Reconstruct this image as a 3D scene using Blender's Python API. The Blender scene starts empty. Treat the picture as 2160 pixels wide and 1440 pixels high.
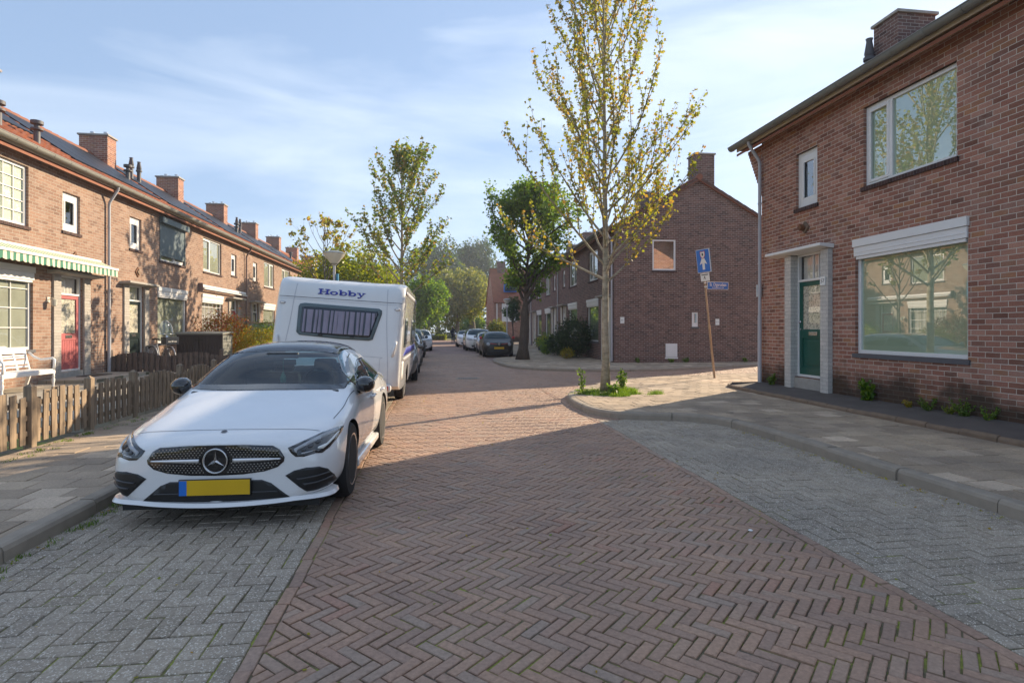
import bpy, bmesh, math, random
import numpy as np
from mathutils import Vector, Matrix
from mathutils.bvhtree import BVHTree
R = math.radians
S = bpy.context.scene
C = S.collection
# ------------------------------------------------------------------ camera, sky, sun, exposure
cd = bpy.data.cameras.new('camera'); cam = bpy.data.objects.new('camera', cd); C.objects.link(cam); S.camera = cam
YAW = math.atan(164/1200)
cam.location = (0, 0, 1.48); cam.rotation_euler = (R(90), 0, -YAW)
cd.lens = 20; cd.sensor_width = 36; cd.shift_y = -0.012; cd.clip_start = .05; cd.clip_end = 3000
SUN_AZ, SUN_EL = math.atan2(.8, .6), R(24.5)
W = bpy.data.worlds.new('World'); S.world = W; W.use_nodes = True
wn, wl = W.node_tree.nodes, W.node_tree.links
bg = wn['Background']; bg.inputs[1].default_value = .15
sky = wn.new('ShaderNodeTexSky'); sky.sky_type = 'NISHITA'; sky.sun_disc = False
sky.sun_elevation = SUN_EL; sky.sun_rotation = SUN_AZ; sky.air_density = 1.0; sky.dust_density = .6; sky.ozone_density = 1.6
tc = wn.new('ShaderNodeTexCoord')
mp = wn.new('ShaderNodeMapping'); mp.inputs['Scale'].default_value = (1.1, 1.7, 5.5); mp.inputs['Rotation'].default_value = (R(12), R(-10), R(25))
wl.new(tc.outputs['Generated'], mp.inputs[0])
nz = wn.new('ShaderNodeTexNoise'); nz.inputs['Scale'].default_value = 1.6; nz.inputs['Detail'].default_value = 7; nz.inputs['Roughness'].default_value = .52; nz.inputs['Distortion'].default_value = .5
wl.new(mp.outputs[0], nz.inputs['Vector'])
cr = wn.new('ShaderNodeValToRGB'); cr.color_ramp.elements[0].position = .42; cr.color_ramp.elements[0].color = (0, 0, 0, 1)
cr.color_ramp.elements[1].position = .78; cr.color_ramp.elements[1].color = (1, 1, 1, 1)
wl.new(nz.outputs[0], cr.inputs[0])
cm = wn.new('ShaderNodeMath'); cm.operation = 'MULTIPLY'; cm.inputs[1].default_value = .5; wl.new(cr.outputs[0], cm.inputs[0])
cm2 = wn.new('ShaderNodeMath'); cm2.operation = 'ADD'; cm2.inputs[1].default_value = .03; wl.new(cm.outputs[0], cm2.inputs[0])
gm_ = wn.new('ShaderNodeGamma'); gm_.inputs[1].default_value = .4; wl.new(sky.outputs[0], gm_.inputs[0])
tn = wn.new('ShaderNodeMixRGB'); tn.blend_type = 'MULTIPLY'; tn.inputs[0].default_value = 1; tn.inputs[2].default_value = (.62, .765, .98, 1); wl.new(gm_.outputs[0], tn.inputs[1])
mx = wn.new('ShaderNodeMixRGB'); mx.inputs[2].default_value = (2.75, 2.95, 3.15, 1)
wl.new(cm2.outputs[0], mx.inputs[0]); wl.new(tn.outputs[0], mx.inputs[1]); wl.new(mx.outputs[0], bg.inputs[0])
sd = bpy.data.lights.new('sun', 'SUN'); sd.energy = 2.85; sd.angle = R(.55); sd.color = (1, .82, .58)
sun = bpy.data.objects.new('sun', sd); C.objects.link(sun)
sdir = Vector((math.sin(SUN_AZ)*math.cos(SUN_EL), math.cos(SUN_AZ)*math.cos(SUN_EL), math.sin(SUN_EL)))
sun.rotation_euler = (-sdir).to_track_quat('-Z', 'Y').to_euler(); sun.location = sdir*60
S.view_settings.view_transform = 'Standard'; S.view_settings.look = 'None'; S.view_settings.gamma = 1
S.view_settings.exposure = 1.74
S.cycles.max_bounces = 8; S.cycles.transparent_max_bounces = 16; S.cycles.sample_clamp_indirect = 6
S.cycles.caustics_reflective = False; S.cycles.caustics_refractive = False
# ------------------------------------------------------------------ materials
MATS = {}
class NT:
    def __init__(s, name):
        s.m = bpy.data.materials.new(name); s.m.use_nodes = True; s.t = s.m.node_tree
        s.p = s.t.nodes['Principled BSDF']; s.out = s.t.nodes['Material Output']; MATS[name] = s.m
    def n(s, typ, **k):
        x = s.t.nodes.new(typ)
        for a, v in k.items():
            if a[0] == '_': x.inputs[a[1:].replace('_', ' ')].default_value = v
            else: setattr(x, a, v)
        return x
    def l(s, a, b): s.t.links.new(a, b)
    def ramp(s, fac, cols, interp='LINEAR'):
        r = s.n('ShaderNodeValToRGB'); e = r.color_ramp.elements; r.color_ramp.interpolation = interp
        while len(e) < len(cols): e.new(.5)
        for i, (p, c) in enumerate(cols): e[i].position = p; e[i].color = (*c, 1) if len(c) == 3 else c
        s.l(fac, r.inputs[0]); return r.outputs[0]
    def mix(s, f, a, b, mode='MIX'):
        x = s.n('ShaderNodeMixRGB', blend_type=mode)
        for i, v in enumerate((f, a, b)):
            if hasattr(v, 'is_output'): s.l(v, x.inputs[i])
            elif i == 0: x.inputs[0].default_value = v
            else: x.inputs[i].default_value = (*v, 1)
        return x.outputs[0]
    def noise(s, vec, scale, detail=4, rough=.55):
        x = s.n('ShaderNodeTexNoise', _Scale=scale, _Detail=detail, _Roughness=rough)
        if vec is not None: s.l(vec, x.inputs['Vector'])
        return x.outputs[0]
    def bump(s, h, strength, dist=.01):
        b = s.n('ShaderNodeBump', _Strength=strength, _Distance=dist); s.l(h, b.inputs['Height']); s.l(b.outputs[0], s.p.inputs['Normal'])
    def base(s, c):
        if hasattr(c, 'is_output'): s.l(c, s.p.inputs['Base Color'])
        else: s.p.inputs['Base Color'].default_value = (*c, 1)
    def set(s, **k):
        for a, v in k.items(): s.p.inputs[a.replace('_', ' ')].default_value = v
        return s
def pos(t): return t.n('ShaderNodeNewGeometry').outputs['Position']
def plain(name, col, rough=.5, metal=0, coat=0, var=.12, vs=6, bump=0, bs=40, spec=.5):
    t = NT(name); p = t.n('ShaderNodeTexCoord').outputs['Object']
    n = t.noise(p, vs, 5)
    t.base(t.mix(n, tuple(c*(1-var) for c in col), tuple(min(1, c*(1+var)) for c in col)))
    t.set(Roughness=rough, Metallic=metal, Coat_Weight=coat, Coat_Roughness=.03)
    t.p.inputs['Specular IOR Level'].default_value = spec
    if bump: t.bump(t.noise(p, bs, 4), bump, .005)
    return t.m
def brick(name, cols, mortar, bw=.215, bh=.0775, ms=.011, eff=.0, stain=False, rough=.85):
    t = NT(name); uv = t.n('ShaderNodeTexCoord').outputs['UV']
    wob = t.noise(uv, 9, 3); vm = t.n('ShaderNodeVectorMath', operation='MULTIPLY_ADD'); vm.inputs[1].default_value = (.008, .008, 0)
    t.l(wob, vm.inputs[0]); t.l(uv, vm.inputs[2])
    b = t.n('ShaderNodeTexBrick', _Scale=1, _Mortar_Size=ms*.5, _Mortar_Smooth=.2, _Bias=0, _Brick_Width=bw, _Row_Height=bh)
    b.inputs['Color1'].default_value = (0, 0, 0, 1); b.inputs['Color2'].default_value = (1, 1, 1, 1); b.inputs['Mortar'].default_value = (.5, .5, .5, 1)
    t.l(vm.outputs[0], b.inputs['Vector'])
    k = len(cols); c = t.ramp(b.outputs['Color'], [(i/(k-1), cols[i]) for i in range(k)])
    n1 = t.noise(uv, 1.1, 4); n2 = t.noise(uv, 60, 4, .7)
    c = t.mix(.5, c, t.ramp(n2, [(.3, (.45, .45, .45)), (.7, (1.5, 1.5, 1.5))]), 'MULTIPLY')
    c = t.mix(.35, c, t.ramp(n1, [(.3, (.6, .6, .62)), (.7, (1.35, 1.3, 1.25))]), 'MULTIPLY')
    if eff:
        f = t.ramp(t.noise(uv, 1.7, 6, .65), [(.55, (0, 0, 0)), (.78, (eff,)*3)]); c = t.mix(f, c, (.42, .33, .29))
    mo = t.mix(t.noise(uv, 3, 4), tuple(m*.75 for m in mortar), tuple(m*1.2 for m in mortar))
    c = t.mix(b.outputs['Fac'], c, mo)
    if stain:
        sx = t.n('ShaderNodeSeparateXYZ'); t.l(uv, sx.inputs[0])
        a = t.n('ShaderNodeMath', operation='MULTIPLY_ADD'); a.inputs[1].default_value = 1.6; t.l(t.noise(uv, 1.3, 4), a.inputs[0]); 
        ng = t.n('ShaderNodeMath', operation='MULTIPLY'); ng.inputs[1].default_value = -1; t.l(sx.outputs[1], ng.inputs[0]); t.l(ng.outputs[0], a.inputs[2])
        f = t.ramp(a.outputs[0], [(.02, (0, 0, 0)), (.42, (.85,)*3)]); c = t.mix(f, c, (.035, .028, .018))
    t.base(c); t.set(Roughness=rough); t.p.inputs['Specular IOR Level'].default_value = .25
    inv = t.n('ShaderNodeMath', operation='MULTIPLY_ADD'); inv.inputs[1].default_value = -1; inv.inputs[2].default_value = 1; t.l(b.outputs['Fac'], inv.inputs[0])
    ad = t.n('ShaderNodeMath', operation='MULTIPLY_ADD'); ad.inputs[1].default_value = .35; t.l(n2, ad.inputs[0]); t.l(inv.outputs[0], ad.inputs[2])
    t.bump(ad.outputs[0], .7, .008)
    return t.m
def island(name, cols, rough=.7, n2s=60, spk=None, bump=.3, stain=.35):
    t = NT(name); g = t.n('ShaderNodeNewGeometry'); c = t.ramp(g.outputs['Random Per Island'], cols); p = g.outputs['Position']
    n1 = t.noise(p, .9, 5, .6); n2 = t.noise(p, n2s, 4, .65)
    c = t.mix(.55, c, t.ramp(n2, [(.25, (.5,)*3), (.75, (1.5,)*3)]), 'MULTIPLY')
    c = t.mix(stain, c, t.ramp(n1, [(.3, (.55, .56, .6)), (.7, (1.45, 1.4, 1.32))]), 'MULTIPLY')
    if spk:
        v = t.n('ShaderNodeTexVoronoi', _Scale=spk[0]); t.l(p, v.inputs['Vector'])
        c = t.mix(t.ramp(v.outputs['Color'], [(spk[2], (0,)*3), (spk[2]+.15, (1,)*3)]), c, spk[1])
        t.bump(v.outputs['Distance'], bump, .004)
    elif bump: t.bump(n2, bump, .004)
    t.base(c); t.set(Roughness=rough); t.p.inputs['Specular IOR Level'].default_value = .35
    return t.m
def leafmat(name, cols, trans=.45):
    t = NT(name); g = t.n('ShaderNodeNewGeometry'); c = t.ramp(g.outputs['Random Per Island'], cols)
    d = t.n('ShaderNodeBsdfDiffuse'); tr = t.n('ShaderNodeBsdfTranslucent'); gl = t.n('ShaderNodeBsdfGlossy', _Roughness=.45)
    t.l(c, d.inputs[0]); t.l(t.mix(1, c, (1.5, 1.5, .7), 'MULTIPLY'), tr.inputs[0]); gl.inputs[0].default_value = (.5, .5, .5, 1)
    m = t.n('ShaderNodeMixShader'); m.inputs[0].default_value = trans; t.l(d.outputs[0], m.inputs[1]); t.l(tr.outputs[0], m.inputs[2])
    m2 = t.n('ShaderNodeMixShader'); m2.inputs[0].default_value = .06; t.l(m.outputs[0], m2.inputs[1]); t.l(gl.outputs[0], m2.inputs[2])
    t.l(m2.outputs[0], t.out.inputs[0]); return t.m
def glass(name, ior, tint=(1, 1, 1), rough=.0):
    t = NT(name); lw = t.n('ShaderNodeLayerWeight', _Blend=.5); pw = t.n('ShaderNodeMath', operation='POWER'); pw.inputs[1].default_value = 4.5; t.l(lw.outputs['Facing'], pw.inputs[0]); f = t.n('ShaderNodeMath', operation='MULTIPLY_ADD'); f.inputs[1].default_value = 1-ior; f.inputs[2].default_value = ior; t.l(pw.outputs[0], f.inputs[0]); g = t.n('ShaderNodeBsdfGlossy', _Roughness=rough); g.inputs[0].default_value = (.97, .98, 1, 1)
    n = t.noise(t.n('ShaderNodeTexCoord').outputs['Object'], 1.3, 1); b = t.n('ShaderNodeBump', _Strength=.025, _Distance=.02); t.l(n, b.inputs['Height']); t.l(b.outputs[0], g.inputs['Normal'])
    tr = t.n('ShaderNodeBsdfTransparent'); tr.inputs[0].default_value = (*tint, 1)
    m = t.n('ShaderNodeMixShader'); t.l(f.outputs[0], m.inputs[0]); t.l(tr.outputs[0], m.inputs[1]); t.l(g.outputs[0], m.inputs[2]); t.l(m.outputs[0], t.out.inputs[0]); return t.m
def tilesmat(name, bw, bh, cols, mort, moss=.5, ms=.008, off=.5):
    t = NT(name); p = pos(t)
    b = t.n('ShaderNodeTexBrick', _Scale=1, _Mortar_Size=ms, _Mortar_Smooth=.3, _Brick_Width=bw, _Row_Height=bh, offset=off)
    b.inputs['Color1'].default_value = (0, 0, 0, 1); b.inputs['Color2'].default_value = (1, 1, 1, 1)
    t.l(p, b.inputs['Vector']); k = len(cols); c = t.ramp(b.outputs['Color'], [(i/(k-1), cols[i]) for i in range(k)])
    c = t.mix(.5, c, t.ramp(t.noise(p, 1.1, 5), [(.3, (.6,)*3), (.7, (1.35, 1.33, 1.28))]), 'MULTIPLY')
    c = t.mix(.5, c, t.ramp(t.noise(p, 90, 3, .7), [(.3, (.6,)*3), (.7, (1.4,)*3)]), 'MULTIPLY')
    mm = t.mix(t.ramp(t.noise(p, 2.2, 4), [(.45, (0,)*3), (.6, (moss,)*3)]), mort, (.10, .14, .02))
    t.base(t.mix(b.outputs['Fac'], c, mm)); t.set(Roughness=.85)
    inv = t.n('ShaderNodeMath', operation='MULTIPLY_ADD'); inv.inputs[1].default_value = -1; inv.inputs[2].default_value = 1; t.l(b.outputs['Fac'], inv.inputs[0]); t.bump(inv.outputs[0], .5, .006)
    return t.m

brick('brick_tan', [(0.209, 0.123, 0.089), (0.310, 0.194, 0.140), (0.259, 0.154, 0.109), (0.343, 0.233, 0.177), (0.234, 0.145, 0.109)], (0.418, 0.378, 0.317), eff=.12)
brick('brick_red', [(0.181, 0.083, 0.058), (0.352, 0.165, 0.116), (0.279, 0.124, 0.089), (0.427, 0.224, 0.163), (0.234, 0.119, 0.091), (0.375, 0.183, 0.099)], (.56, .49, .42), eff=.45, stain=True)
brick('brick_dark', [(0.079, 0.046, 0.040), (0.178, 0.095, 0.079), (0.129, 0.070, 0.060), (0.214, 0.124, 0.104), (0.099, 0.063, 0.060)], (0.384, 0.348, 0.308), eff=.08)
brick('brick_white', [(.50, .48, .45), (.58, .56, .52), (.54, .51, .48)], (.36, .34, .32), ms=.008)
brick('brick_pale', [(.36, .33, .29), (.44, .40, .36), (.40, .36, .32)], (.30, .28, .25), ms=.008)
brick('brick_sill', [(.05, .03, .028), (.09, .05, .045)], (.13, .11, .10), bw=.06, bh=.3, ms=.01)
island('roof_tile', [(0, (.30, .10, .045)), (.5, (.42, .15, .07)), (1, (.26, .09, .05))], .75, 8)
plain('roof_edge', (.11, .055, .042), .85, var=.3, vs=2.5)
plain('roof_orange', (.24, .085, .045), .8, var=.35, vs=2.5, bump=.4, bs=12)
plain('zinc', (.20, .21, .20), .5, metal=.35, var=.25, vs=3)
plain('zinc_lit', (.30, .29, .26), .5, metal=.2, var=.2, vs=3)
plain('soffit', (.50, .42, .32), .7)
plain('pipe_grey', (.42, .42, .45), .4, var=.12)
plain('pipe_brown', (.22, .15, .13), .5)
plain('net_mid', (.30, .32, .25), .95, var=.35, vs=2)
plain('net_pale', (.70, .76, .60), .95, var=.06, vs=2)
plain('white_paint', (.74, .73, .72), .35, var=.04)
plain('cream_paint', (.62, .58, .50), .5, var=.08)
plain('stone', (.34, .32, .29), .85, var=.25, vs=9, bump=.3)
plain('green_door', (.010, .085, .062), .3, var=.15)
plain('pink_door', (.40, .10, .10), .5, var=.2)
plain('dark_door', (.012, .022, .022), .3)
plain('steel', (.55, .55, .56), .25, metal=1, var=.05)
plain('chrome', (.75, .75, .77), .3, metal=.6, var=.03)
plain('cabin_dark', (.045, .047, .05), .8)
plain('dark_room', (.035, .036, .036), .9)
plain('pale_room', (.46, .50, .42), .9, var=.2, vs=1.5)
plain('curtain', (.62, .60, .55), .9, var=.12, vs=12)
plain('black_plastic', (.012, .012, .013), .45)
plain('fin_grey', (.05, .05, .055), .3)
plain('tyre', (.016, .016, .017), .8, var=.3, vs=30)
plain('lead', (.09, .09, .10), .6)
plain('solar', (.012, .014, .022), .45, var=.2, spec=.25)
plain('shutter_blue', (.09, .125, .14), .5)
plain('box_brown', (.035, .027, .027), .6)
plain('box_grey', (.18, .18, .16), .7)
plain('kerb_stone', (0.296, 0.246, 0.193), .9, var=.3, vs=7, bump=.5, bs=120)
plain('kerb_brown', (0.196, 0.135, 0.091), .9, var=.35, vs=6, bump=.5, bs=90)
plain('strip_dark', (0.108, 0.088, 0.077), .9, var=.4, vs=3, bump=.6, bs=70)
plain('rust', (.16, .07, .03), .8, var=.6, vs=14)
plain('lamp_glass', (.55, .52, .44), .3)
plain('lamp_cap', (.25, .28, .30), .5)
plain('sign_blue', (.015, .15, .55), .35, var=.05)
plain('text_blue', (.02, .03, .30), .35, var=.03)
plain('sign_white', (.75, .75, .73), .4, var=.04)
plain('sign_red', (.5, .03, .03), .4)
plain('awning_green', (.05, .20, .13), .8)
plain('awning_cream', (.66, .60, .46), .8)
plain('plate_yellow', (.62, .38, .01), .35, var=.12, vs=5)
plain('hdpe_blue', (.02, .16, .30), .5)
plain('skin', (.45, .26, .19), .6)
plain('cloth_navy', (.015, .018, .035), .9)
plain('terracotta', (.25, .09, .05), .8)
plain('pot_dark', (.03, .035, .045), .5)
plain('seat_cloth', (.03, .03, .032), .9)
def wood(name, col):
    t = NT(name); p = t.n('ShaderNodeTexCoord').outputs['Object']; mp = t.n('ShaderNodeMapping'); mp.inputs['Scale'].default_value = (1, 1, .08); t.l(p, mp.inputs[0])
    n = t.noise(mp.outputs[0], 38, 5, .6); n2 = t.noise(p, 1.6, 3)
    c = t.ramp(n, [(.3, tuple(x*.55 for x in col)), (.7, tuple(x*1.3 for x in col))]); c = t.mix(.5, c, t.ramp(n2, [(.3, (.6, .6, .63)), (.7, (1.3, 1.25, 1.2))]), 'MULTIPLY')
    t.base(c); t.set(Roughness=.85); t.bump(n, .35, .004)
wood('fence_wood', (.27, .20, .135)); wood('fence_dark', (.14, .105, .085)); wood('bark_old', (.085, .065, .05)); wood('bark_grey', (.15, .13, .10))
wood('post_rusty', (.44, .31, .20))
def bark_plane():
    t = NT('bark_maple'); p = t.n('ShaderNodeTexCoord').outputs['Object']; mp = t.n('ShaderNodeMapping'); mp.inputs['Scale'].default_value = (1, 1, 2.2); t.l(p, mp.inputs[0])
    n = t.noise(mp.outputs[0], 7, 6, .65); c = t.ramp(n, [(.3, (.15, .12, .085)), (.5, (.31, .26, .185)), (.7, (.43, .37, .27))])
    v = t.noise(mp.outputs[0], 2.2, 3); c = t.mix(t.ramp(v, [(.55, (0,)*3), (.7, (.6,)*3)]), c, (.16, .17, .07))
    t.base(c); t.set(Roughness=.85); t.bump(n, .5, .01)
bark_plane()
def paint(name, col, metal=0, rough=.25):
    t = NT(name); n = t.noise(t.n('ShaderNodeTexCoord').outputs['Object'], 3, 4)
    t.base(t.mix(n, tuple(c*.94 for c in col), tuple(min(1, c*1.04) for c in col))); t.set(Roughness=rough, Metallic=metal, Coat_Weight=1, Coat_Roughness=.02)
paint('paint_white', (.72, .72, .73)); paint('paint_grey', (.10, .105, .11), .6, .35); paint('paint_black', (.004, .005, .007), 0, .45); MATS['paint_black'].node_tree.nodes['Principled BSDF'].inputs['Coat Weight'].default_value = .25; paint('paint_silver', (.38, .39, .41), .7, .35)
paint('caravan_white', (.66, .655, .65), 0, .35); paint('gloss_black', (.006, .006, .008), 0, .08)
def carglass(name, col, rough=.02):
    t = NT(name); t.base(col); t.set(Roughness=rough, IOR=1.4); t.p.inputs['Specular IOR Level'].default_value = .6
carglass('car_glass', (.005, .024, .032)); carglass('lens_clear', (.34, .35, .37), .08); carglass('roof_glass', (.02, .022, .03), .06)
glass('pane_normal', .14); glass('pane_strong', .30, (.86, .92, .84)); glass('pane_mirror', .62); glass('pane_soft', .06); glass('screen_glass', .07, (.50, .66, .70)); glass('screen_clear', .05, (.9, .93, .95))
island('klinker', [(0, (0.357, 0.232, 0.170)), (.2, (0.295, 0.196, 0.148)), (.4, (0.363, 0.227, 0.159)), (.6, (0.313, 0.208, 0.155)), (.78, (0.382, 0.240, 0.166)), (.94, (0.313, 0.230, 0.179)), (1, (0.363, 0.199, 0.140))], .62, 45, bump=.7)
island('paver_grey', [(0, (0.27, 0.225, 0.175)), (.5, (0.35, 0.295, 0.235)), (1, (0.29, 0.24, 0.19))], .85, 40, spk=(165, (.66, .59, .50), .72), bump=.6, stain=.5)
island('slab_grey', [(0, (0.337, 0.260, 0.186)), (.3, (0.428, 0.334, 0.244)), (.6, (0.292, 0.228, 0.169)), (.85, (0.374, 0.291, 0.215)), (1, (0.566, 0.448, 0.337))], .88, 55, bump=.45, stain=.6)
def joint():
    t = NT('joint'); p = pos(t); n = t.noise(p, 2.3, 5, .65); n2 = t.noise(p, 40, 3)
    c = t.ramp(n, [(.38, (.135, .11, .085)), (.5, (.14, .125, .06)), (.58, (.24, .26, .05))]); t.base(t.mix(.5, c, t.ramp(n2, [(.3, (.4,)*3), (.7, (1.7,)*3)]), 'MULTIPLY')); t.set(Roughness=.95)
joint()
tilesmat('terrace_tile', .4, .4, [(0.330, 0.284, 0.230), (0.396, 0.347, 0.280), (0.297, 0.263, 0.210)], (0.132, 0.116, 0.080), .3)
tilesmat('street_far', .2, .1, [(0.220, 0.146, 0.134), (0.287, 0.174, 0.152), (0.253, 0.165, 0.143)], (0.132, 0.106, 0.072), .3)
plain('ground_mat', (.06, .075, .03), .95, var=.4, vs=.4)
plain('moss', (.10, .15, .02), .95, var=.4, vs=20)
leafmat('leaf_maple', [(0, (.15, .19, .03)), (.35, (.29, .30, .045)), (.6, (.36, .28, .05)), (.8, (.38, .20, .055)), (1, (.20, .24, .035))], .5)
leafmat('leaf_maple_green', [(0, (.07, .13, .02)), (.5, (.17, .23, .03)), (.8, (.27, .25, .04)), (1, (.30, .15, .05))], .5)
leafmat('leaf_green', [(0, (0.062, 0.120, 0.017)), (.5, (0.125, 0.216, 0.024)), (1, (0.237, 0.312, 0.033))], .5)
leafmat('leaf_yellow', [(0, (.13, .19, .02)), (.5, (.26, .30, .025)), (1, (.36, .34, .03))], .5)
leafmat('leaf_bright', [(0, (.06, .14, .015)), (.5, (.14, .25, .02)), (1, (.24, .32, .03))], .5)
leafmat('leaf_far', [(0, (.04, .075, .03)), (.5, (.06, .11, .04)), (1, (.09, .14, .05))], .35)
leafmat('leaf_plane', [(0, (.10, .13, .03)), (.5, (.19, .21, .05)), (1, (.27, .25, .06))], .45)
leafmat('leaf_dark', [(0, (.012, .03, .010)), (.6, (.03, .06, .018)), (1, (.06, .10, .03))], .25)
leafmat('leaf_red', [(0, (.30, .03, .02)), (.4, (.35, .10, .02)), (.7, (.30, .22, .03)), (1, (.12, .16, .03))], .4)
leafmat('leaf_gold', [(0, (.40, .22, .02)), (.5, (.38, .32, .03)), (1, (.16, .22, .03))], .45)
leafmat('flower_white', [(0, (.6, .6, .55)), (1, (.7, .65, .6))], .3)
leafmat('flower_purple', [(0, (.12, .08, .25)), (1, (.3, .25, .4))], .3)
leafmat('grass', [(0, (0.048, 0.104, 0.011)), (.5, (0.120, 0.216, 0.018)), (1, (0.216, 0.304, 0.032))], .5)
# ------------------------------------------------------------------ mesh helpers
def link(o, parent=None):
    C.objects.link(o)
    if parent is not None: o.parent = parent
    return o
def tag(o, label, cat, group=None, kind=None):
    if label: o['label'] = label
    if cat: o['category'] = cat
    if group: o['group'] = group
    if kind: o['kind'] = kind
    return o
def empty(name, loc=(0, 0, 0), rz=0, label=None, cat=None, group=None):
    o = bpy.data.objects.new(name, None); o.location = loc; o.rotation_euler = (0, 0, rz); o.empty_display_size = .2; C.objects.link(o)
    return tag(o, label, cat, group)
def boxuv(me):
    uvl = me.uv_layers.new(name='UVMap'); nv = len(me.vertices); co = np.empty(nv*3, 'f'); me.vertices.foreach_get('co', co); co = co.reshape(-1, 3)
    nl = len(me.loops); vi = np.empty(nl, 'i'); me.loops.foreach_get('vertex_index', vi)
    nf = len(me.polygons); nr = np.empty(nf*3, 'f'); me.polygons.foreach_get('normal', nr); nr = np.abs(nr.reshape(-1, 3))
    lt = np.empty(nf, 'i'); me.polygons.foreach_get('loop_total', lt); d = np.repeat(np.argmax(nr, 1), lt)
    p = co[vi]; u = np.where(d == 0, p[:, 1], p[:, 0]); v = np.where(d == 2, p[:, 1], p[:, 2])
    uvl.data.foreach_set('uv', np.stack([u, v], 1).astype('f').ravel())
class MB:
    """collects shapes for one mesh"""
    def __init__(s): s.v = []; s.f = []; s.mi = []; s.cur = 0
    def add(s, vs, fs):
        o = len(s.v); s.v += [tuple(v) for v in vs]; s.f += [tuple(i+o for i in f) for f in fs]; s.mi += [s.cur]*len(fs); return s
    def mat(s, i): s.cur = i; return s
    def box(s, a, b, M=None):
        x0, y0, z0 = a; x1, y1, z1 = b
        vs = [(x, y, z) for z in (z0, z1) for y in (y0, y1) for x in (x0, x1)]
        if M is not None: vs = [M @ Vector(v) for v in vs]
        return s.add(vs, [(0, 2, 3, 1), (4, 5, 7, 6), (0, 1, 5, 4), (2, 6, 7, 3), (0, 4, 6, 2), (1, 3, 7, 5)])
    def cbox(s, c, d, M=None): return s.box([c[i]-d[i]/2 for i in range(3)], [c[i]+d[i]/2 for i in range(3)], M)
    def tube(s, pts, rad, n=8, cap=True):
        pts = [Vector(p) for p in pts]; m = len(pts)
        rs = rad if isinstance(rad, (list, tuple)) else [rad]*m
        vs = []; prev = None
        for i, p in enumerate(pts):
            d = (pts[min(i+1, m-1)]-pts[max(i-1, 0)]); d = d.normalized() if d.length > 1e-9 else Vector((0, 0, 1))
            if prev is None: a = d.orthogonal().normalized()
            else: a = (prev-d*prev.dot(d)); a = a.normalized() if a.length > 1e-6 else d.orthogonal().normalized()
            prev = a; b = d.cross(a)
            for k in range(n): t = 2*math.pi*k/n; vs.append(p+(a*math.cos(t)+b*math.sin(t))*rs[i])
        fs = [(i*n+k, i*n+(k+1) % n, (i+1)*n+(k+1) % n, (i+1)*n+k) for i in range(m-1) for k in range(n)]
        if cap: fs += [tuple(range(n))[::-1], tuple(range((m-1)*n, m*n))]
        return s.add(vs, fs)
    def lathe(s, prof, n=24, o=(0, 0, 0), axis='z', M=None):
        vs = []
        for r, h in prof:
            for k in range(n):
                t = 2*math.pi*k/n; a, b = r*math.cos(t), r*math.sin(t)
                p = {'z': (a, b, h), 'x': (h, a, b), 'y': (a, h, b)}[axis]; p = Vector(p)+Vector(o)
                vs.append(M @ p if M is not None else p)
        m = len(prof)
        fs = [(i*n+k, i*n+(k+1) % n, (i+1)*n+(k+1) % n, (i+1)*n+k) for i in range(m-1) for k in range(n)]
        fs += [tuple(range(n))[::-1], tuple(range((m-1)*n, m*n))]
        return s.add(vs, fs)
    def prism(s, poly, d, M=None):
        """poly: 3d points of a planar outline, extruded by vector d"""
        n = len(poly); vs = [Vector(p) for p in poly]+[Vector(p)+Vector(d) for p in poly]
        if M is not None: vs = [M @ v for v in vs]
        return s.add(vs, [tuple(range(n))[::-1], tuple(range(n, 2*n))]+[(i, (i+1) % n, n+(i+1) % n, n+i) for i in range(n)])
    def build(s, name, mats, parent=None, smooth=False, bevel=0, M=None, fixn=True, auto=None):
        me = bpy.data.meshes.new(name); me.from_pydata([tuple(v) for v in s.v], [], s.f)
        mats = mats if isinstance(mats, (list, tuple)) else [mats]
        for m in mats: me.materials.append(MATS[m])
        if len(mats) > 1: me.polygons.foreach_set('material_index', s.mi)
        if fixn:
            bm = bmesh.new(); bm.from_mesh(me); bmesh.ops.recalc_face_normals(bm, faces=bm.faces); bm.to_mesh(me); bm.free()
        me.update(); boxuv(me)
        if smooth: me.polygons.foreach_set('use_smooth', [True]*len(me.polygons))
        if auto: me.set_sharp_from_angle(angle=R(auto))
        o = bpy.data.objects.new(name, me); link(o, parent)
        if M is not None: o.matrix_local = M
        if bevel:
            b = o.modifiers.new('bevel', 'BEVEL'); b.width = bevel; b.segments = 2; b.limit_method = 'ANGLE'; b.angle_limit = R(50)
        return o
def npmesh(name, v, f, mat, parent=None, smooth=False):
    v = np.asarray(v, 'f'); f = np.asarray(f, 'i'); me = bpy.data.meshes.new(name); k = f.shape[1]
    me.vertices.add(len(v)); me.vertices.foreach_set('co', v.ravel()); me.loops.add(f.size); me.loops.foreach_set('vertex_index', f.ravel())
    me.polygons.add(len(f)); me.polygons.foreach_set('loop_start', np.arange(0, f.size, k, dtype='i')); me.polygons.foreach_set('loop_total', np.full(len(f), k, 'i'))
    me.update(calc_edges=True); me.validate()
    me.materials.append(MATS[mat])
    if smooth: me.polygons.foreach_set('use_smooth', [True]*len(me.polygons))
    o = bpy.data.objects.new(name, me); return link(o, parent)
def textmesh(txt, size, ext=.002, bold=0):
    cu = bpy.data.curves.new('t', 'FONT'); cu.body = txt; cu.size = size; cu.extrude = ext; cu.offset = bold; cu.align_x = 'CENTER'; cu.align_y = 'CENTER'
    o = bpy.data.objects.new('t', cu); C.objects.link(o); dg = bpy.context.evaluated_depsgraph_get(); dg.update()
    me = bpy.data.meshes.new_from_object(o.evaluated_get(dg)); bpy.data.objects.remove(o); return me
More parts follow.
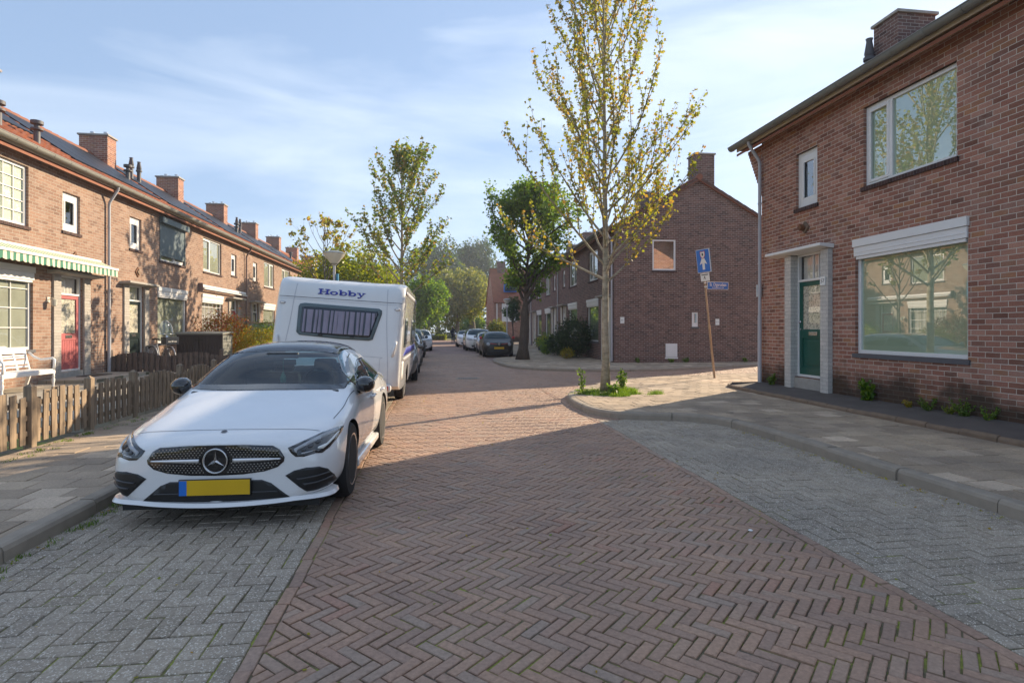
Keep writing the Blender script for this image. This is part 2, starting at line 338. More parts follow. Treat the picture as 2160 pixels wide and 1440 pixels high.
def text(name, txt, size, mat, parent, M, ext=.002, bold=0):
    me = textmesh(txt, size, ext, bold); me.materials.clear(); me.materials.append(MATS[mat]); o = bpy.data.objects.new(name, me); link(o, parent); o.matrix_local = M; return o
def copy_tree(o, parent=None):
    c = o.copy(); C.objects.link(c)
    if parent is not None: c.parent = parent
    for ch in list(o.children): copy_tree(ch, c)
    return c
# ------------------------------------------------------------------ ground, road, pavements
def struct(o): o['kind'] = 'structure'; return o
def clip_half(poly, a, b, c):   # keep a*x+b*y<=c
    out = []; n = len(poly)
    for i in range(n):
        p, q = poly[i], poly[(i+1) % n]; dp, dq = a*p[0]+b*p[1]-c, a*q[0]+b*q[1]-c
        if dp <= 0: out.append(p)
        if (dp < 0 and dq > 0) or (dp > 0 and dq < 0):
            t = dp/(dp-dq); out.append((p[0]+(q[0]-p[0])*t, p[1]+(q[1]-p[1])*t))
    return out
def clip_poly(sub, conv):       # conv ccw convex
    n = len(conv)
    for i in range(n):
        p, q = conv[i], conv[(i+1) % n]; a, b = (q[1]-p[1]), -(q[0]-p[0]); c = a*p[0]+b*p[1]
        sub = clip_half(sub, a, b, c)
        if len(sub) < 3: return []
    return sub
def area(p): return .5*sum(p[i][0]*p[(i+1) % len(p)][1]-p[(i+1) % len(p)][0]*p[i][1] for i in range(len(p)))
def inset(poly, d):
    n = len(poly); out = []
    for i in range(n):
        a, b, c = poly[i-1], poly[i], poly[(i+1) % n]
        e1 = (b[0]-a[0], b[1]-a[1]); e2 = (c[0]-b[0], c[1]-b[1]); l1 = math.hypot(*e1) or 1e-9; l2 = math.hypot(*e2) or 1e-9
        n1 = (-e1[1]/l1, e1[0]/l1); n2 = (-e2[1]/l2, e2[0]/l2); k = 1+n1[0]*n2[0]+n1[1]*n2[1]
        if k < .3: k = .3
        out.append((b[0]+(n1[0]+n2[0])*d/k, b[1]+(n1[1]+n2[1])*d/k))
    return out
def pavers(name, polys, z, mat, gap=.0035, bev=.004, jz=.0025, seed=1, wear=.0):
    rng = random.Random(seed); V = []; F = []
    for p in polys:
        if len(p) < 3: continue
        A = area(p)
        if abs(A) < .0009: continue
        if A < 0: p = p[::-1]
        o = inset(p, gap+rng.random()*gap*.6); t = inset(p, gap+bev*1.3)
        if area(t) < .0003: continue
        cx = sum(q[0] for q in p)/len(p); cy = sum(q[1] for q in p)/len(p)
        dz = max(-.0015, min(.005, rng.gauss(0, jz*.8))); sx, sy = rng.gauss(0, jz*3), rng.gauss(0, jz*3); n = len(p); b = len(V)
        jx, jy = rng.gauss(0, gap*.45)+.007*math.sin(cy*2.3+cx*.7)+.004*math.sin(cy*7.1+2), rng.gauss(0, gap*.45)+.007*math.sin(cx*3.1+cy*.9)+.003*math.sin(cx*8.3)
        dz += (.0025*math.sin(cx*2.6+cy*1.1)+.0015*math.sin(cy*3.7-cx*1.9)+.001) if mat != 'slab_grey' else 0; ra = rng.gauss(0, .012); ca_, sa_ = math.cos(ra), math.sin(ra)
        for q, h in [(q, 0) for q in t]+[(q, -bev) for q in o]+[(q, -.03) for q in o]:
            V.append((cx+(q[0]-cx)*ca_-(q[1]-cy)*sa_+jx, cy+(q[0]-cx)*sa_+(q[1]-cy)*ca_+jy, z+dz+h+(q[0]-cx)*sx+(q[1]-cy)*sy))
        F.append(tuple(range(b, b+n)))
        for i in range(n):
            j = (i+1) % n
            F.append((b+n+i, b+n+j, b+j, b+i)); F.append((b+2*n+i, b+2*n+j, b+n+j, b+n+i))
    me = bpy.data.meshes.new(name); me.from_pydata(V, [], F); me.materials.append(MATS[mat]); me.update()
    return struct(link(bpy.data.objects.new(name, me)))
def herring(r, w, ang, bounds, ratio_w=None):
    x0, x1, y0, y1 = bounds; ca, sa = math.cos(ang), math.sin(ang); cs = [(x*ca+y*sa, -x*sa+y*ca) for x in (x0, x1) for y in (y0, y1)]
    i0 = int(min(c[0] for c in cs)/w)-r-1; i1 = int(max(c[0] for c in cs)/w)+2; j0 = int(min(c[1] for c in cs)/w)-r-1; j1 = int(max(c[1] for c in cs)/w)+2
    out = []
    for j in range(j0, j1):
        for i in range(i0, i1):
            k = (i-j) % (2*r)
            if k == 0: q = (i, j, i+r, j+1)
            elif k == 2*r-1: q = (i, j, i+1, j+r)
            else: continue
            c = [(q[0]*w, q[1]*w), (q[2]*w, q[1]*w), (q[2]*w, q[3]*w), (q[0]*w, q[3]*w)]
            c = [(x*ca-y*sa, x*sa+y*ca) for x, y in c]
            mx_, my_ = sum(p[0] for p in c)/4, sum(p[1] for p in c)/4
            if mx_ < x0-.3 or mx_ > x1+.3 or my_ < y0-.3 or my_ > y1+.3: continue
            for a in ((-1, 0, -x0), (1, 0, x1), (0, -1, -y0), (0, 1, y1)):
                c = clip_half(c, *a)
                if len(c) < 3: break
            if len(c) >= 3: out.append(c)
    return out
def smoothpath(P, n=8):
    out = []
    for i in range(len(P)-1):
        p0, p1, p2, p3 = P[max(i-1, 0)], P[i], P[i+1], P[min(i+2, len(P)-1)]
        for k in range(n):
            t = k/n; out.append(tuple(.5*((2*p1[a])+(-p0[a]+p2[a])*t+(2*p0[a]-5*p1[a]+4*p2[a]-p3[a])*t*t+(-p0[a]+3*p1[a]-3*p2[a]+p3[a])*t**3) for a in (0, 1)))
    return out+[P[-1]]
def offset(path, d):   # to the left of travel
    out = []
    for i in range(len(path)):
        a, b = path[max(i-1, 0)], path[min(i+1, len(path)-1)]; l = math.hypot(b[0]-a[0], b[1]-a[1]) or 1e-9
        out.append((path[i][0]-(b[1]-a[1])/l*d, path[i][1]+(b[0]-a[0])/l*d))
    return out
def resample(path, step):
    out = [path[0]]; acc = 0
    for a, b in zip(path, path[1:]):
        l = math.hypot(b[0]-a[0], b[1]-a[1]); t = step-acc
        while t <= l and l > 0: out.append((a[0]+(b[0]-a[0])*t/l, a[1]+(b[1]-a[1])*t/l)); t += step
        acc = (acc+l) % step
    if math.dist(out[-1], path[-1]) > 1e-3: out.append(path[-1])
    return out
def kerb(name, path, width, h, mat, side=1, stone=1.0, seed=0, z0=-.05):
    """row of kerb stones following the path, body lies to the left (side=1) or right (-1)"""
    rng = random.Random(seed); p = resample(path, .125); inn = offset(p, width*side); k = int(stone/.125); m = MB()
    prof = [(0, z0), (0.004, h-.035), (.018, h-.008), (.04, h+.002), (1.0, h+.002), (1.0, z0)]
    for s in range(0, len(p)-1, k):
        e = min(s+k, len(p)-1); dz = rng.gauss(0, .005); dd = rng.gauss(0, .005); vs = []
        for i in range(s, e+1):
            a, b = Vector((*p[i], 0)), Vector((*inn[i], 0)); u = (b-a)/width
            if i == s and e > s: a = a+(Vector((*p[s+1], 0))-Vector((*p[s], 0)))*.08; b = b+(Vector((*inn[s+1], 0))-Vector((*inn[s], 0)))*.08
            for q, z in prof: vs.append(a+u*(q*width if q == 1.0 else q+dd)+(b-a-u*width)*q+Vector((0, 0, z+dz)))
        n = len(prof); L = e-s
        fs = [(i*n+j, i*n+j+1, (i+1)*n+j+1, (i+1)*n+j) for i in range(L) for j in range(n-1)]+[tuple(range(n)), tuple(range(L*n, L*n+n))[::-1]]
        m.add(vs, fs)
    return struct(m.build(name, mat))
def sheet(name, poly, z, mat, thick=0):
    m = MB()
    if thick: m.prism([(x, y, z-thick) for x, y in poly], (0, 0, thick))
    else: m.add([(x, y, z) for x, y in poly], [tuple(range(len(poly)))])
    o = m.build(name, mat); return struct(o)
struct(MB().add([(-320, -100, -.10), (320, -100, -.10), (320, 300, -.10), (-320, 300, -.10)], [(0, 1, 2, 3)]).build('ground', 'ground_mat'))
XL, XR = -.85, 2.64          # herringbone roadway
struct(MB().add([(-14, -8, -.0085), (30, -8, -.0085), (30, 90, -.0085), (-14, 90, -.0085)], [(0, 1, 2, 3)]).build('road_bed', 'joint'))
hb = herring(3, .0635, R(-45), (XL+.075, XR-.075, .9, 34))
rowb = []
y = .8
while y < 34: rowb += [[(XL, y), (XL+.075, y), (XL+.075, y+.2), (XL, y+.2)], [(XR-.075, y), (XR, y), (XR, y+.2), (XR-.075, y+.2)]]; y += .2
hb += herring(3, .0635, R(-45), (XR, 12.6, 9.0, 22.5))
pavers('road', hb+rowb, 0, 'klinker', gap=.0034, bev=.004, jz=.0024, seed=3)
pk = herring(2, .105, 0, (-2.75, XL, .8, 31)); pavers('parking_strip', pk, 0, 'paver_grey', gap=.0036, bev=.004, jz=.0018, seed=5)
pk = herring(2, .105, R(0), (XR, 4.75, .8, 9.0)); pavers('parking_bay', pk, 0, 'paver_grey', gap=.0036, bev=.004, jz=.0022, seed=6)
sheet('far_road', [(-2.9, 34.0), (5.2, 34.0), (5.2, 70), (30, 70), (30, 76), (-30, 76), (-30, 70), (-2.9, 70)], -.004, 'street_far')
sheet('side_street', [(12.6, 17.0), (30, 17.0), (30, 21.6), (12.6, 21.6)], -.004, 'street_far')
sheet('bay_far', [(2.64, 22.5), (4.5, 22.5), (4.5, 34.0), (2.64, 34.0)], -.006, 'street_far')
sheet('strip_far', [(-2.75, 31.0), (-.85, 31.0), (-.85, 34.0), (-2.75, 34.0)], -.006, 'street_far')
# left pavement
LK = [(-2.69, 70), (-2.69, -2)]
kerb('kerb', LK, .13, .11, 'kerb_stone', side=-1, seed=1)
def grid_tiles(x0, x1, y0, y1, w, l, ang=0, bond=.5):
    out = []; j = 0; yy = y0
    while yy < y1:
        xx = x0-(bond*w if j % 2 else 0)
        while xx < x1: out.append([(xx, yy), (xx+w, yy), (xx+w, yy+l), (xx, yy+l)]); xx += w
        yy += l; j += 1
    if ang:
        ca, sa = math.cos(ang), math.sin(ang); cx, cy = (x0+x1)/2, (y0+y1)/2
        out = [[((x-cx)*ca-(y-cy)*sa+cx, (x-cx)*sa+(y-cy)*ca+cy) for x, y in q] for q in out]
    return out
lp = [clip_poly([(-4.62, 0), (-2.82, 0), (-2.82, 40), (-4.62, 40)], q) for q in grid_tiles(-4.7, -2.82, 0, 40, .3, .3)]
pavers('left_pavement', lp, .11, 'slab_grey', gap=.003, bev=.003, jz=.0025, seed=8)
sheet('left_pavement_bed', [(-4.66, -3), (-2.8, -3), (-2.8, 70), (-4.66, 70)], .098, 'joint', .1)
sheet('front_gardens', [(-9.8, 9), (-4.66, 9), (-4.66, 66), (-9.8, 66)], .17, 'terrace_tile', .2)
sheet('garden_step', [(-9.5, 15.0), (-8.2, 15.0), (-8.2, 17.85), (-9.5, 17.85)], .25, 'terrace_tile', .1)
sheet('garden_terrace', [(-9.5, 17.95), (-7.9, 17.95), (-7.9, 20.4), (-9.5, 20.4)], .23, 'terrace_tile', .1)
# right pavement with the bump round the maple
RP = smoothpath([(4.5, -2), (4.49, 3), (4.47, 6.6), (4.46, 7.6), (4.33, 8.25), (3.95, 8.66), (3.3, 8.9), (2.93, 9.15), (2.7, 9.6), (2.64, 10.3), (2.68, 11.2), (2.9, 12.1), (3.5, 13.2), (4.6, 14.5), (6.4, 15.7), (9, 16.4), (14, 16.8), (30, 17.0)], 8)
kerb('kerb', RP, .14, .12, 'kerb_stone', side=-1, seed=2)
inr = offset(RP, -.14)
poly = inr+[(30, 8), (6.86, 8), (6.86, -2)]
poly = [p for p in inr]+[(30, 12.6), (7.6, 12.9), (7.05, 12.9), (6.83, 12.4), (6.8, 9), (6.82, -2)]
if area(poly) < 0: poly = poly[::-1]
rp = [clip_poly(poly, q) for q in grid_tiles(2, 15, 0, 17.5, .3, .3, R(0), .5)]
rp = [q if len(q) < 3 or area(q) > 0 else q[::-1] for q in rp]
pavers('right_pavement', rp, .12, 'slab_grey', gap=.003, bev=.003, jz=.003, seed=9)
sheet('right_pavement_bed', poly, .107, 'joint', .1)
SP = [(6.78, -2), (6.74, 4), (6.7, 9), (6.76, 12.0), (6.9, 12.7), (7.3, 13.05), (8.6, 13.2)]
SPs = smoothpath(SP, 6)
kerb('kerb', SPs, .06, .19, 'kerb_brown', side=-1, seed=4, stone=.5)
isp = offset(SPs, -.06)
m = MB(); n = len(isp); vs = []; fs = []
for x, y in isp: vs += [(x, y, .186), (max(7.63, x+.02) if y < 12.5 else x+.02, min(y, 12.46) if y > 12.46 else y, .245)]
for i in range(n-1): fs.append((2*i, 2*i+1, 2*i+3, 2*i+2))
m.add(vs, fs); struct(m.build('house_strip', 'strip_dark'))
# far right pavement
FP = smoothpath([(4.35, 72), (4.3, 45), (4.25, 29.5), (4.1, 28.5), (3.3, 27.9), (2.85, 27.2), (2.66, 26), (2.62, 24), (2.85, 21.6), (3.6, 20.2), (4.7, 19.35), (6.3, 19.08), (8.1, 19.25), (10, 20.0), (13, 21.2), (16, 21.5), (30, 21.6)], 6)
kerb('kerb', FP, .13, .10, 'kerb_stone', side=1, seed=5)
fi = offset(FP, .13); poly = fi+[(30, 24), (14, 24), (14, 26), (10, 72)]
sheet('far_pavement_bed', poly, .09, 'joint', .1)
if area(poly) < 0: poly = poly[::-1]
fp = [clip_poly(poly, q) for q in grid_tiles(2.4, 14, 19, 34, .3, .3)]+[clip_poly(poly, q) for q in grid_tiles(4, 9, 34.0, 70, .6, .6)]
fp = [q if len(q) < 3 or area(q) > 0 else q[::-1] for q in fp]
pavers('far_pavement', fp, .10, 'slab_grey', gap=.003, bev=.003, jz=.003, seed=10)
# drain covers
def drain(loc, rz, label):
    r = empty('drain_cover', loc, rz, label, 'drain cover')
    MB().box((-.36, -.24, -.02), (.36, .24, .006)).build('frame', 'kerb_stone', r)
    m = MB()
    for i in range(9): m.box((-.28+i*.065, -.17, .006), (-.245+i*.065, .17, .014))
    m.build('grate', 'lead', r)
drain((1.0, 17.1, .002), 0, 'iron drain cover set in the brick road before the junction')
# ------------------------------------------------------------------ houses
def facade(m, L, z1, holes, z0=-.1, rev=.11, room=.9, y=0.0, x0=0.0):
    """wall in the plane y with rectangular holes; slot 0 brick, slot 1 dark room"""
    xs = sorted({x0, L}|{h[0] for h in holes}|{h[1] for h in holes}); zs = sorted({z0, z1}|{h[2] for h in holes}|{h[3] for h in holes})
    for a, b in zip(xs, xs[1:]):
        for c, d in zip(zs, zs[1:]):
            if any(h[0] <= a+1e-6 and h[1] >= b-1e-6 and h[2] <= c+1e-6 and h[3] >= d-1e-6 for h in holes): continue
            m.add([(a, y, c), (b, y, c), (b, y, d), (a, y, d)], [(0, 1, 2, 3)])
    for h in holes:
        a, b, c, d = h[:4]; dep = rev
        for q in ([(a, y, c), (a, y+dep, c), (a, y+dep, d), (a, y, d)], [(b, y, c), (b, y, d), (b, y+dep, d), (b, y+dep, c)],
                  [(a, y, d), (a, y+dep, d), (b, y+dep, d), (b, y, d)], [(a, y, c), (b, y, c), (b, y+dep, c), (a, y+dep, c)]): m.add(q, [(0, 1, 2, 3)])
        m.mat(h[4] if len(h) > 4 else 1); y2 = y+dep+.02; y3 = y+dep+room; e = .02
        a2, b2, c2, d2 = a-e, b+e, c-e, d+e
        m.add([(a2, y2, c2), (b2, y2, c2), (b2, y2, d2), (a2, y2, d2), (a2, y3, c2), (b2, y3, c2), (b2, y3, d2), (a2, y3, d2)],
              [(0, 1, 5, 4), (1, 2, 6, 5), (2, 3, 7, 6), (3, 0, 4, 7), (4, 5, 6, 7)]); m.mat(0)
def frame_mb(a, b, c, d, y, t=.06, dep=.07, mull=(), trans=(), bars=None):
    m = MB()
    m.box((a, y, c), (a+t, y+dep, d)); m.box((b-t, y, c), (b, y+dep, d)); m.box((a+t, y, d-t), (b-t, y+dep, d)); m.box((a+t, y, c), (b-t, y+dep, c+t))
    for x in mull: m.box((x-.035, y-.004, c+t), (x+.035, y+dep-.01, d-t))
    for z in trans: m.box((a+t, y-.003, z-.025), (b-t, y+dep-.01, z+.025))
    if bars:
        nx, nz = bars
        for i in range(1, nx): x = a+t+(b-a-2*t)*i/nx; m.box((x-.011, y+.012, c+t), (x+.011, y+.03, d-t))
        for i in range(1, nz): z = c+t+(d-c-2*t)*i/nz; m.box((a+t, y+.014, z-.011), (b-t, y+.028, z+.011))
    return m
def curtain_mb(a, b, c, d, y, folds=14, amp=.02):
    m = MB(); n = folds*4; vs = []; fs = []
    for i in range(n+1):
        x = a+(b-a)*i/n; yy = y+amp*math.sin(i*math.pi/2+.3*math.sin(i)); vs += [(x, yy, c), (x, yy, d)]
    for i in range(n): fs.append((2*i, 2*i+2, 2*i+3, 2*i+1))
    return m.add(vs, fs)
def window(parent, h, kind='two', pane='pane_normal', sill=True, y=.06, frame='white_paint', curt=None, mull=.55, box=False, bars=None, sillm='brick_sill', net=False):
    a, b, c, d = h[:4]; t = .065; d0 = d
    w = frame_mb(a, b, c, d, y, t, .07, [a+(b-a)*mull] if kind == 'two' else (), bars=bars)
    if kind == 'two':   # opening casement beside the fixed pane
        xa, xb = (a+t, a+(b-a)*mull-.035) if mull < .5 else (a+(b-a)*mull+.035, b-t)
        for q in (((xa, c+t), (xa+.05, d-t)), ((xb-.05, c+t), (xb, d-t)), ((xa+.05, d-t-.05), (xb-.05, d-t)), ((xa+.05, c+t), (xb-.05, c+t+.05))):
            w.box((q[0][0], y-.012, q[0][1]), (q[1][0], y+.03, q[1][1]))
    if kind == 'small':
        k = .15
        w.box((a+t, y+.006, c+t), (a+k, y+.05, d-t)); w.box((b-k, y+.006, c+t), (b-t, y+.05, d-t)); w.box((a+k, y+.006, d-k-.06), (b-k, y+.05, d-t)); w.box((a+k, y+.006, c+t), (b-k, y+.05, c+k+.06))
        w.box((a+k, y-.012, c+k+.06), (a+k+.035, y+.02, d-k-.06)); w.box((b-k-.035, y-.012, c+k+.06), (b-k, y+.02, d-k-.06))
    W_ = w.build('window', frame, parent, bevel=.004)
    if net: MB().box((a+t*.5, y+.042, c+t*.5), (b-t*.5, y+.046, d-t*.5)).build('net_curtain', net if isinstance(net, str) else 'net_pale', W_)
    MB().add([(a+t*.5, y+.034, c+t*.5), (b-t*.5, y+.034, c+t*.5), (b-t*.5, y+.034, d-t*.5), (a+t*.5, y+.034, d-t*.5)], [(0, 1, 2, 3)]).build('pane', pane, W_, fixn=False)
    if sill: MB().box((a-.04, -.035, c-.075), (b+.04, y+.02, c-.002)).build('sill', sillm, W_)
    if box:
        bm_ = MB(); bm_.box((a-.004, -.03, d-.30), (b+.004, y-.002, d-.135)); bm_.box((a+.03, -.012, d-.355), (b-.03, y-.001, d-.302)); bm_.box((a-.02, -.05, d-.13), (b+.02, y-.002, d+.01)); bm_.box((a+.02, -.036, d-.235), (b-.02, -.030, d-.222))
        bm_.build('blind_box', 'white_paint', W_, bevel=.006)
    if curt:
        for (f0, f1, z0, z1, mm) in curt: curtain_mb(a+(b-a)*f0, a+(b-a)*f1, c+(d-c)*z0, c+(d-c)*z1, y+.16, max(3, int((b-a)*(f1-f0)*9))).build('curtain', mm, W_)
    return W_
def make_door(parent, a, b, c, d, zl, col, glassm='pane_normal', y=.13, number=None, muntin=True, slats=False):
    """frame with transom light above zl"""
    D = frame_mb(a, b, c, d, y, .05, .07, trans=(zl+.03,)).build('door_frame', 'white_paint', parent, bevel=.004)
    if muntin:
        w = b-a; MB().box((a+w*.5, y+.01, zl+.05), (a+w*.5+.02, y+.04, d-.05)).box((a+w*.68, y+.01, zl+.05), (a+w*.68+.02, y+.04, d-.05)).build('muntin', 'white_paint', D)
    MB().box((a+.05, y+.03, zl+.05), (b-.05, y+.036, d-.05)).build('transom_pane', glassm, D)
    curtain_mb(a+.05, b-.05, zl+.05, d-.05, y+.12, 6, .012).build('curtain', 'curtain', D)
    l = MB(); A, B = a+.05, b-.05; zt = zl; s = .09; zm = c+(zt-c)*.44; y2 = y+.02
    for q in ((A, c+.03, A+s, zt), (B-s, c+.03, B, zt), (A+s, zt-s, B-s, zt), (A+s, zm-.06, B-s, zm+.12), (A+s, c+.03, B-s, c+.2)): l.box((q[0], y2, q[1]), (q[2], y2+.045, q[3]))
    if slats:
        n = 7
        for i in range(n): x = A+s+(B-A-2*s)*i/n; l.box((x+.003, y2+.012, c+.2), (x+(B-A-2*s)/n-.003, y2+.035, zm-.06))
    else: l.box((A+s, y2+.02, c+.2), (B-s, y2+.03, zm-.06)); l.box((A+s+.05, y2+.01, c+.26), (B-s-.05, y2+.021, zm-.12))
    dl = l.build('door', col, parent, bevel=.005)
    MB().box((A+s, y2+.018, zm+.12), (B-s, y2+.024, zt-s)).build('door_pane', glassm, dl)
    MB().box((A+s-.01, y2+.028, zm+.11), (B-s+.01, y2+.034, zt-s+.01)).build('net_curtain', 'frosted', dl)
    MB().box(((A+B)/2-.13, y2-.012, zm-.005), ((A+B)/2+.13, y2-.001, zm+.07)).build('letterbox', 'steel', dl, bevel=.003)
    h = MB(); h.lathe([(.012, -.05), (.012, -.03), (.028, -.03), (.03, -.01), (.02, 0)], 12, (A+.045, y2, zm+.28), 'y'); h.lathe([(.02, -.02), (.02, 0)], 10, (A+.045, y2, zm+.12), 'y'); h.build('handle', 'steel', dl, smooth=True)
    return D
t_ = NT('frosted'); p_ = t_.n('ShaderNodeTexCoord').outputs['UV']; v_ = t_.n('ShaderNodeTexVoronoi', _Scale=22); t_.l(p_, v_.inputs['Vector'])
t_.base(t_.ramp(v_.outputs['Distance'], [(.2, (.26, .25, .19)), (.6, (.66, .62, .50))])); t_.set(Roughness=.5)
def tiles_mb(m, L, run, pitch, side, ridge_y, ridge_z, x0=0.0):
    """pantiled slope from the ridge down; side -1 front, +1 back"""
    sl = run/math.cos(pitch); rows = int(sl/.33)+1; per = .235; nx = max(6, int(L/per*5)); xs = [x0+L*i/nx for i in range(nx+1)]
    ns = Vector((0, math.sin(pitch)*side, math.cos(pitch))); dn = Vector((0, math.cos(pitch)*side, -math.sin(pitch)))
    for r in range(rows):
        a = sl*r/rows; b = sl*(r+1)/rows+.03; base = []
        for s_, lift in ((a, .012), (b, .045), (b, .02)):
            for x in xs: u = (x/per) % 1; w = .03*math.sin(2*math.pi*u)+(.022 if u > .82 else 0); p = Vector((x, ridge_y, ridge_z))+dn*s_+ns*(lift+w); base.append(p)
        k = nx+1; m.add(base, [(i, i+1, k+i+1, k+i) for i in range(nx)]+[(k+i, k+i+1, 2*k+i+1, 2*k+i) for i in range(nx)])
def chimney(parent, x, y, z0, z1, wx, wy, mat, pots=True, capm='stone'):
    c = MB().box((x-wx/2, y-wy/2, z0), (x+wx/2, y+wy/2, z1)).build('chimney', mat, parent)
    MB().box((x-wx/2-.05, y-wy/2-.05, z1+.001), (x+wx/2+.05, y+wy/2+.05, z1+.07)).build('cap', capm, c, bevel=.01)
    if pots:
        for dy in (-.28*wy, .02*wy, .2*wy, .38*wy):
            hh = .16 if abs(dy) > .1*wy and dy < .3*wy else .09
            MB().lathe([(.055, z1+.07), (.055, z1+.07+hh*.7), (.075, z1+.07+hh*.72), (.07, z1+.07+hh)], 10, (x, y+dy, 0)).build('pot', 'steel', c, smooth=False)
    MB().box((x-wx/2-.006, y-.2, z0+.35), (x+wx/2+.006, y+.15, z0+.6)).build('flashing', 'lead', c)
def vent(parent, x, y, z, h, r=.075, kind=0):
    m = MB()
    if kind == 0: m.lathe([(r*1.4, z), (r, z+.12), (r, z+h*.6), (r*1.5, z+h*.6), (r*1.5, z+h*.66), (r, z+h*.68), (r*1.3, z+h*.72), (r*.75, z+h*.95), (r*.95, z+h)], 14, (x, y, 0))
    else: m.lathe([(r*1.3, z), (r, z+.1), (r, z+h*.6), (r*.9, z+h*.61), (r*.9, z+h*.7)], 14, (x, y, 0)); m.lathe([(r*1.9, z+h*.68), (r*1.9, z+h*.74), (r*.8, z+h*.74), (r*.8, z+h*.9), (r*1.9, z+h*.9), (r*1.9, z+h*1.02), (0.01, z+h*1.02)], 14, (x, y, 0))
    m.build('vent_pipe', 'lead', parent, smooth=True, auto=40)
def house(label, loc, rz, L, brickm, eave, pipe='right', depth=7.2, pitch=R(30), upper='two', ground='plain', door='white_paint', ends=(False, False), group=None,
          zf=.41, roofm='roof_tile', gutm='zinc', chim=True, opts={}):
    root = empty('terraced_house', loc, rz, label, 'house', group)
    F_ = (lambda a, b: (a, b)) if pipe == 'left' else (lambda a, b: (L-b, L-a))
    sw = (*F_(1.25, 1.97), 4.0, 5.0, 1); uw = (*F_(3.2, 5.2), 3.86, 5.26, 2); gw = (*F_(3.05, 5.35), 1.0, 2.93, 2 if ground in ('plain', 'strong') else 1); dr = (*F_(1.16, 2.08), zf-.02, 2.86, 1)
    sw = opts.get('sw', sw); uw = opts.get('uw', uw); gw = opts.get('gw', gw); dr = opts.get('dr', dr)
    m = MB(); facade(m, L, eave, [sw, uw, gw, dr])
    rz_ = eave+depth/2*math.tan(pitch)
    bk = [(0, depth, -.1), (L, depth, -.1), (L, depth, eave), (0, depth, eave)]; m.add(bk, [(0, 3, 2, 1)])
    for xe, on in ((0, ends[0]), (L, ends[1])):
        if on: m.add([(xe, 0, -.1), (xe, depth, -.1), (xe, depth, eave), (xe, depth/2, rz_), (xe, 0, eave)], [(0, 1, 2, 3, 4)])
    m.build('wall', [brickm, 'dark_room', 'pale_room'], root, fixn=False)
    pn = opts.get('pane', 'pane_normal')
    window(root, sw, 'small', pn)
    uo = dict(kind='two', pane=pn, mull=.6 if pipe == 'left' else .4, curt=[(.03, .3, .03, .97, 'curtain'), (.72, .97, .03, .97, 'curtain')]); uo.update(opts.get('uwo', {}))
    if upper == 'bars': uo.update(bars=(6, 5), net='net_pale')
    if brickm == 'brick_tan' and upper != 'bars': uo.update(net='net_mid')
    window(root, uw, **uo)
    if upper == 'shutter':
        s = MB(); a, b, c, d = uw[:4]; n = 26; z0 = c+.17
        for i in range(n): z = z0+(d-.08-z0)*i/n; s.box((a+.02, .0, z), (b-.02, .018, z+(d-.08-z0)/n-.008))
        s.box((a+.02, .004, z0), (b-.02, .014, d-.1)); s.box((a-.05, -.14, d-.10), (b+.09, .02, d+.10)); s.box((a-.01, -.02, c), (a+.03, .02, d-.1)); s.box((b-.03, -.02, c), (b+.01, .02, d-.1))
        s.build('roller_shutter', 'shutter_blue', root, bevel=.004)
    go = dict(kind='plain', pane=pn, box=True, sillm='lead', curt=[(.0, .12, 0, .85, 'curtain'), (.88, 1, 0, .85, 'curtain')])
    if ground == 'bars': go.update(bars=(4, 4), curt=[(.02, .4, .02, .85, 'curtain'), (.6, .98, .02, .85, 'curtain')])
    if ground == 'net': go.update(bars=(5, 4), curt=[(.02, .98, .02, .85, 'curtain')])
    if brickm != 'brick_red' and ground in ('plain', 'bars', 'strong'): go.update(net='net_mid')
    go.update(opts.get('gwo', {}))
    window(root, gw, **go)
    a, b = dr[:2]; make_door(root, a, b, dr[2], dr[3], 2.35 if 'dl' not in opts else opts['dl'], door, slats=opts.get('slats', False), muntin=opts.get('muntin', False), glassm='pane_soft', y=opts.get('dy', .045))
    pm = opts.get('pillar', 'brick_pale'); pil = opts.get('pil', ((a-.3, a-.02), (b+.02, b+.3)))
    for q in pil: MB().box((q[0], -opts.get('pp', .05), .1), (q[1], .12, dr[3]-.02)).build('door_pillar', pm, root, bevel=.004)
    MB().box((a-.02, -.02, zf-.3), (b+.02, .2, zf-.022)).build('doorstep', 'stone', root, bevel=.01)
    ca, cb = opts.get('canopy', (a-.48, b+.48)); cz = dr[3]-.018
    cn = MB(); cn.prism([(ca, -.30, cz+.045), (ca, .02, cz), (ca, .02, cz+.09), (ca, -.30, cz+.105)], (cb-ca, 0, 0)); cn.build('door_canopy', 'white_paint' if pm == 'brick_white' else 'stone', root, bevel=.008)
    # roof
    o = opts.get('over', .28); g0 = opts.get('g0', 0); g1 = opts.get('g1', 0)
    r = MB(); tiles_mb(r, L+g0+g1, depth/2+o-.06, pitch, -1, depth/2, rz_+.10, -g0); ro = r.build('roof', roofm, root, fixn=False, smooth=False)
    q = MB(); t0 = math.tan(pitch)*o
    q.prism([(-g0, depth/2, rz_+.06), (-g0, depth+o, eave-t0+.06), (-g0, depth+o, eave-t0+.0), (-g0, depth/2, rz_-.02), (-g0, -o, eave-t0), (-g0, -o, eave-t0+.06)], (L+g0+g1, 0, 0)); q.build('roof_deck', 'roof_orange', ro)
    rd = MB(); k = int((L+g0+g1)/.36)
    for i in range(k): x = -g0+(L+g0+g1)*i/k; rd.tube([(x, depth/2, rz_+.11), (x+(L+g0+g1)/k+.03, depth/2, rz_+.115)], [.12, .135], 10)
    rd.build('ridge', 'roof_orange', ro)
    ez = eave-.02
    MB().box((-g0, -o+.02, ez-.0), (L+g1, -.001, ez+.03)).box((-g0, -o, ez-.03), (L+g1, -o+.03, ez+.06)).build('soffit', 'soffit', root)
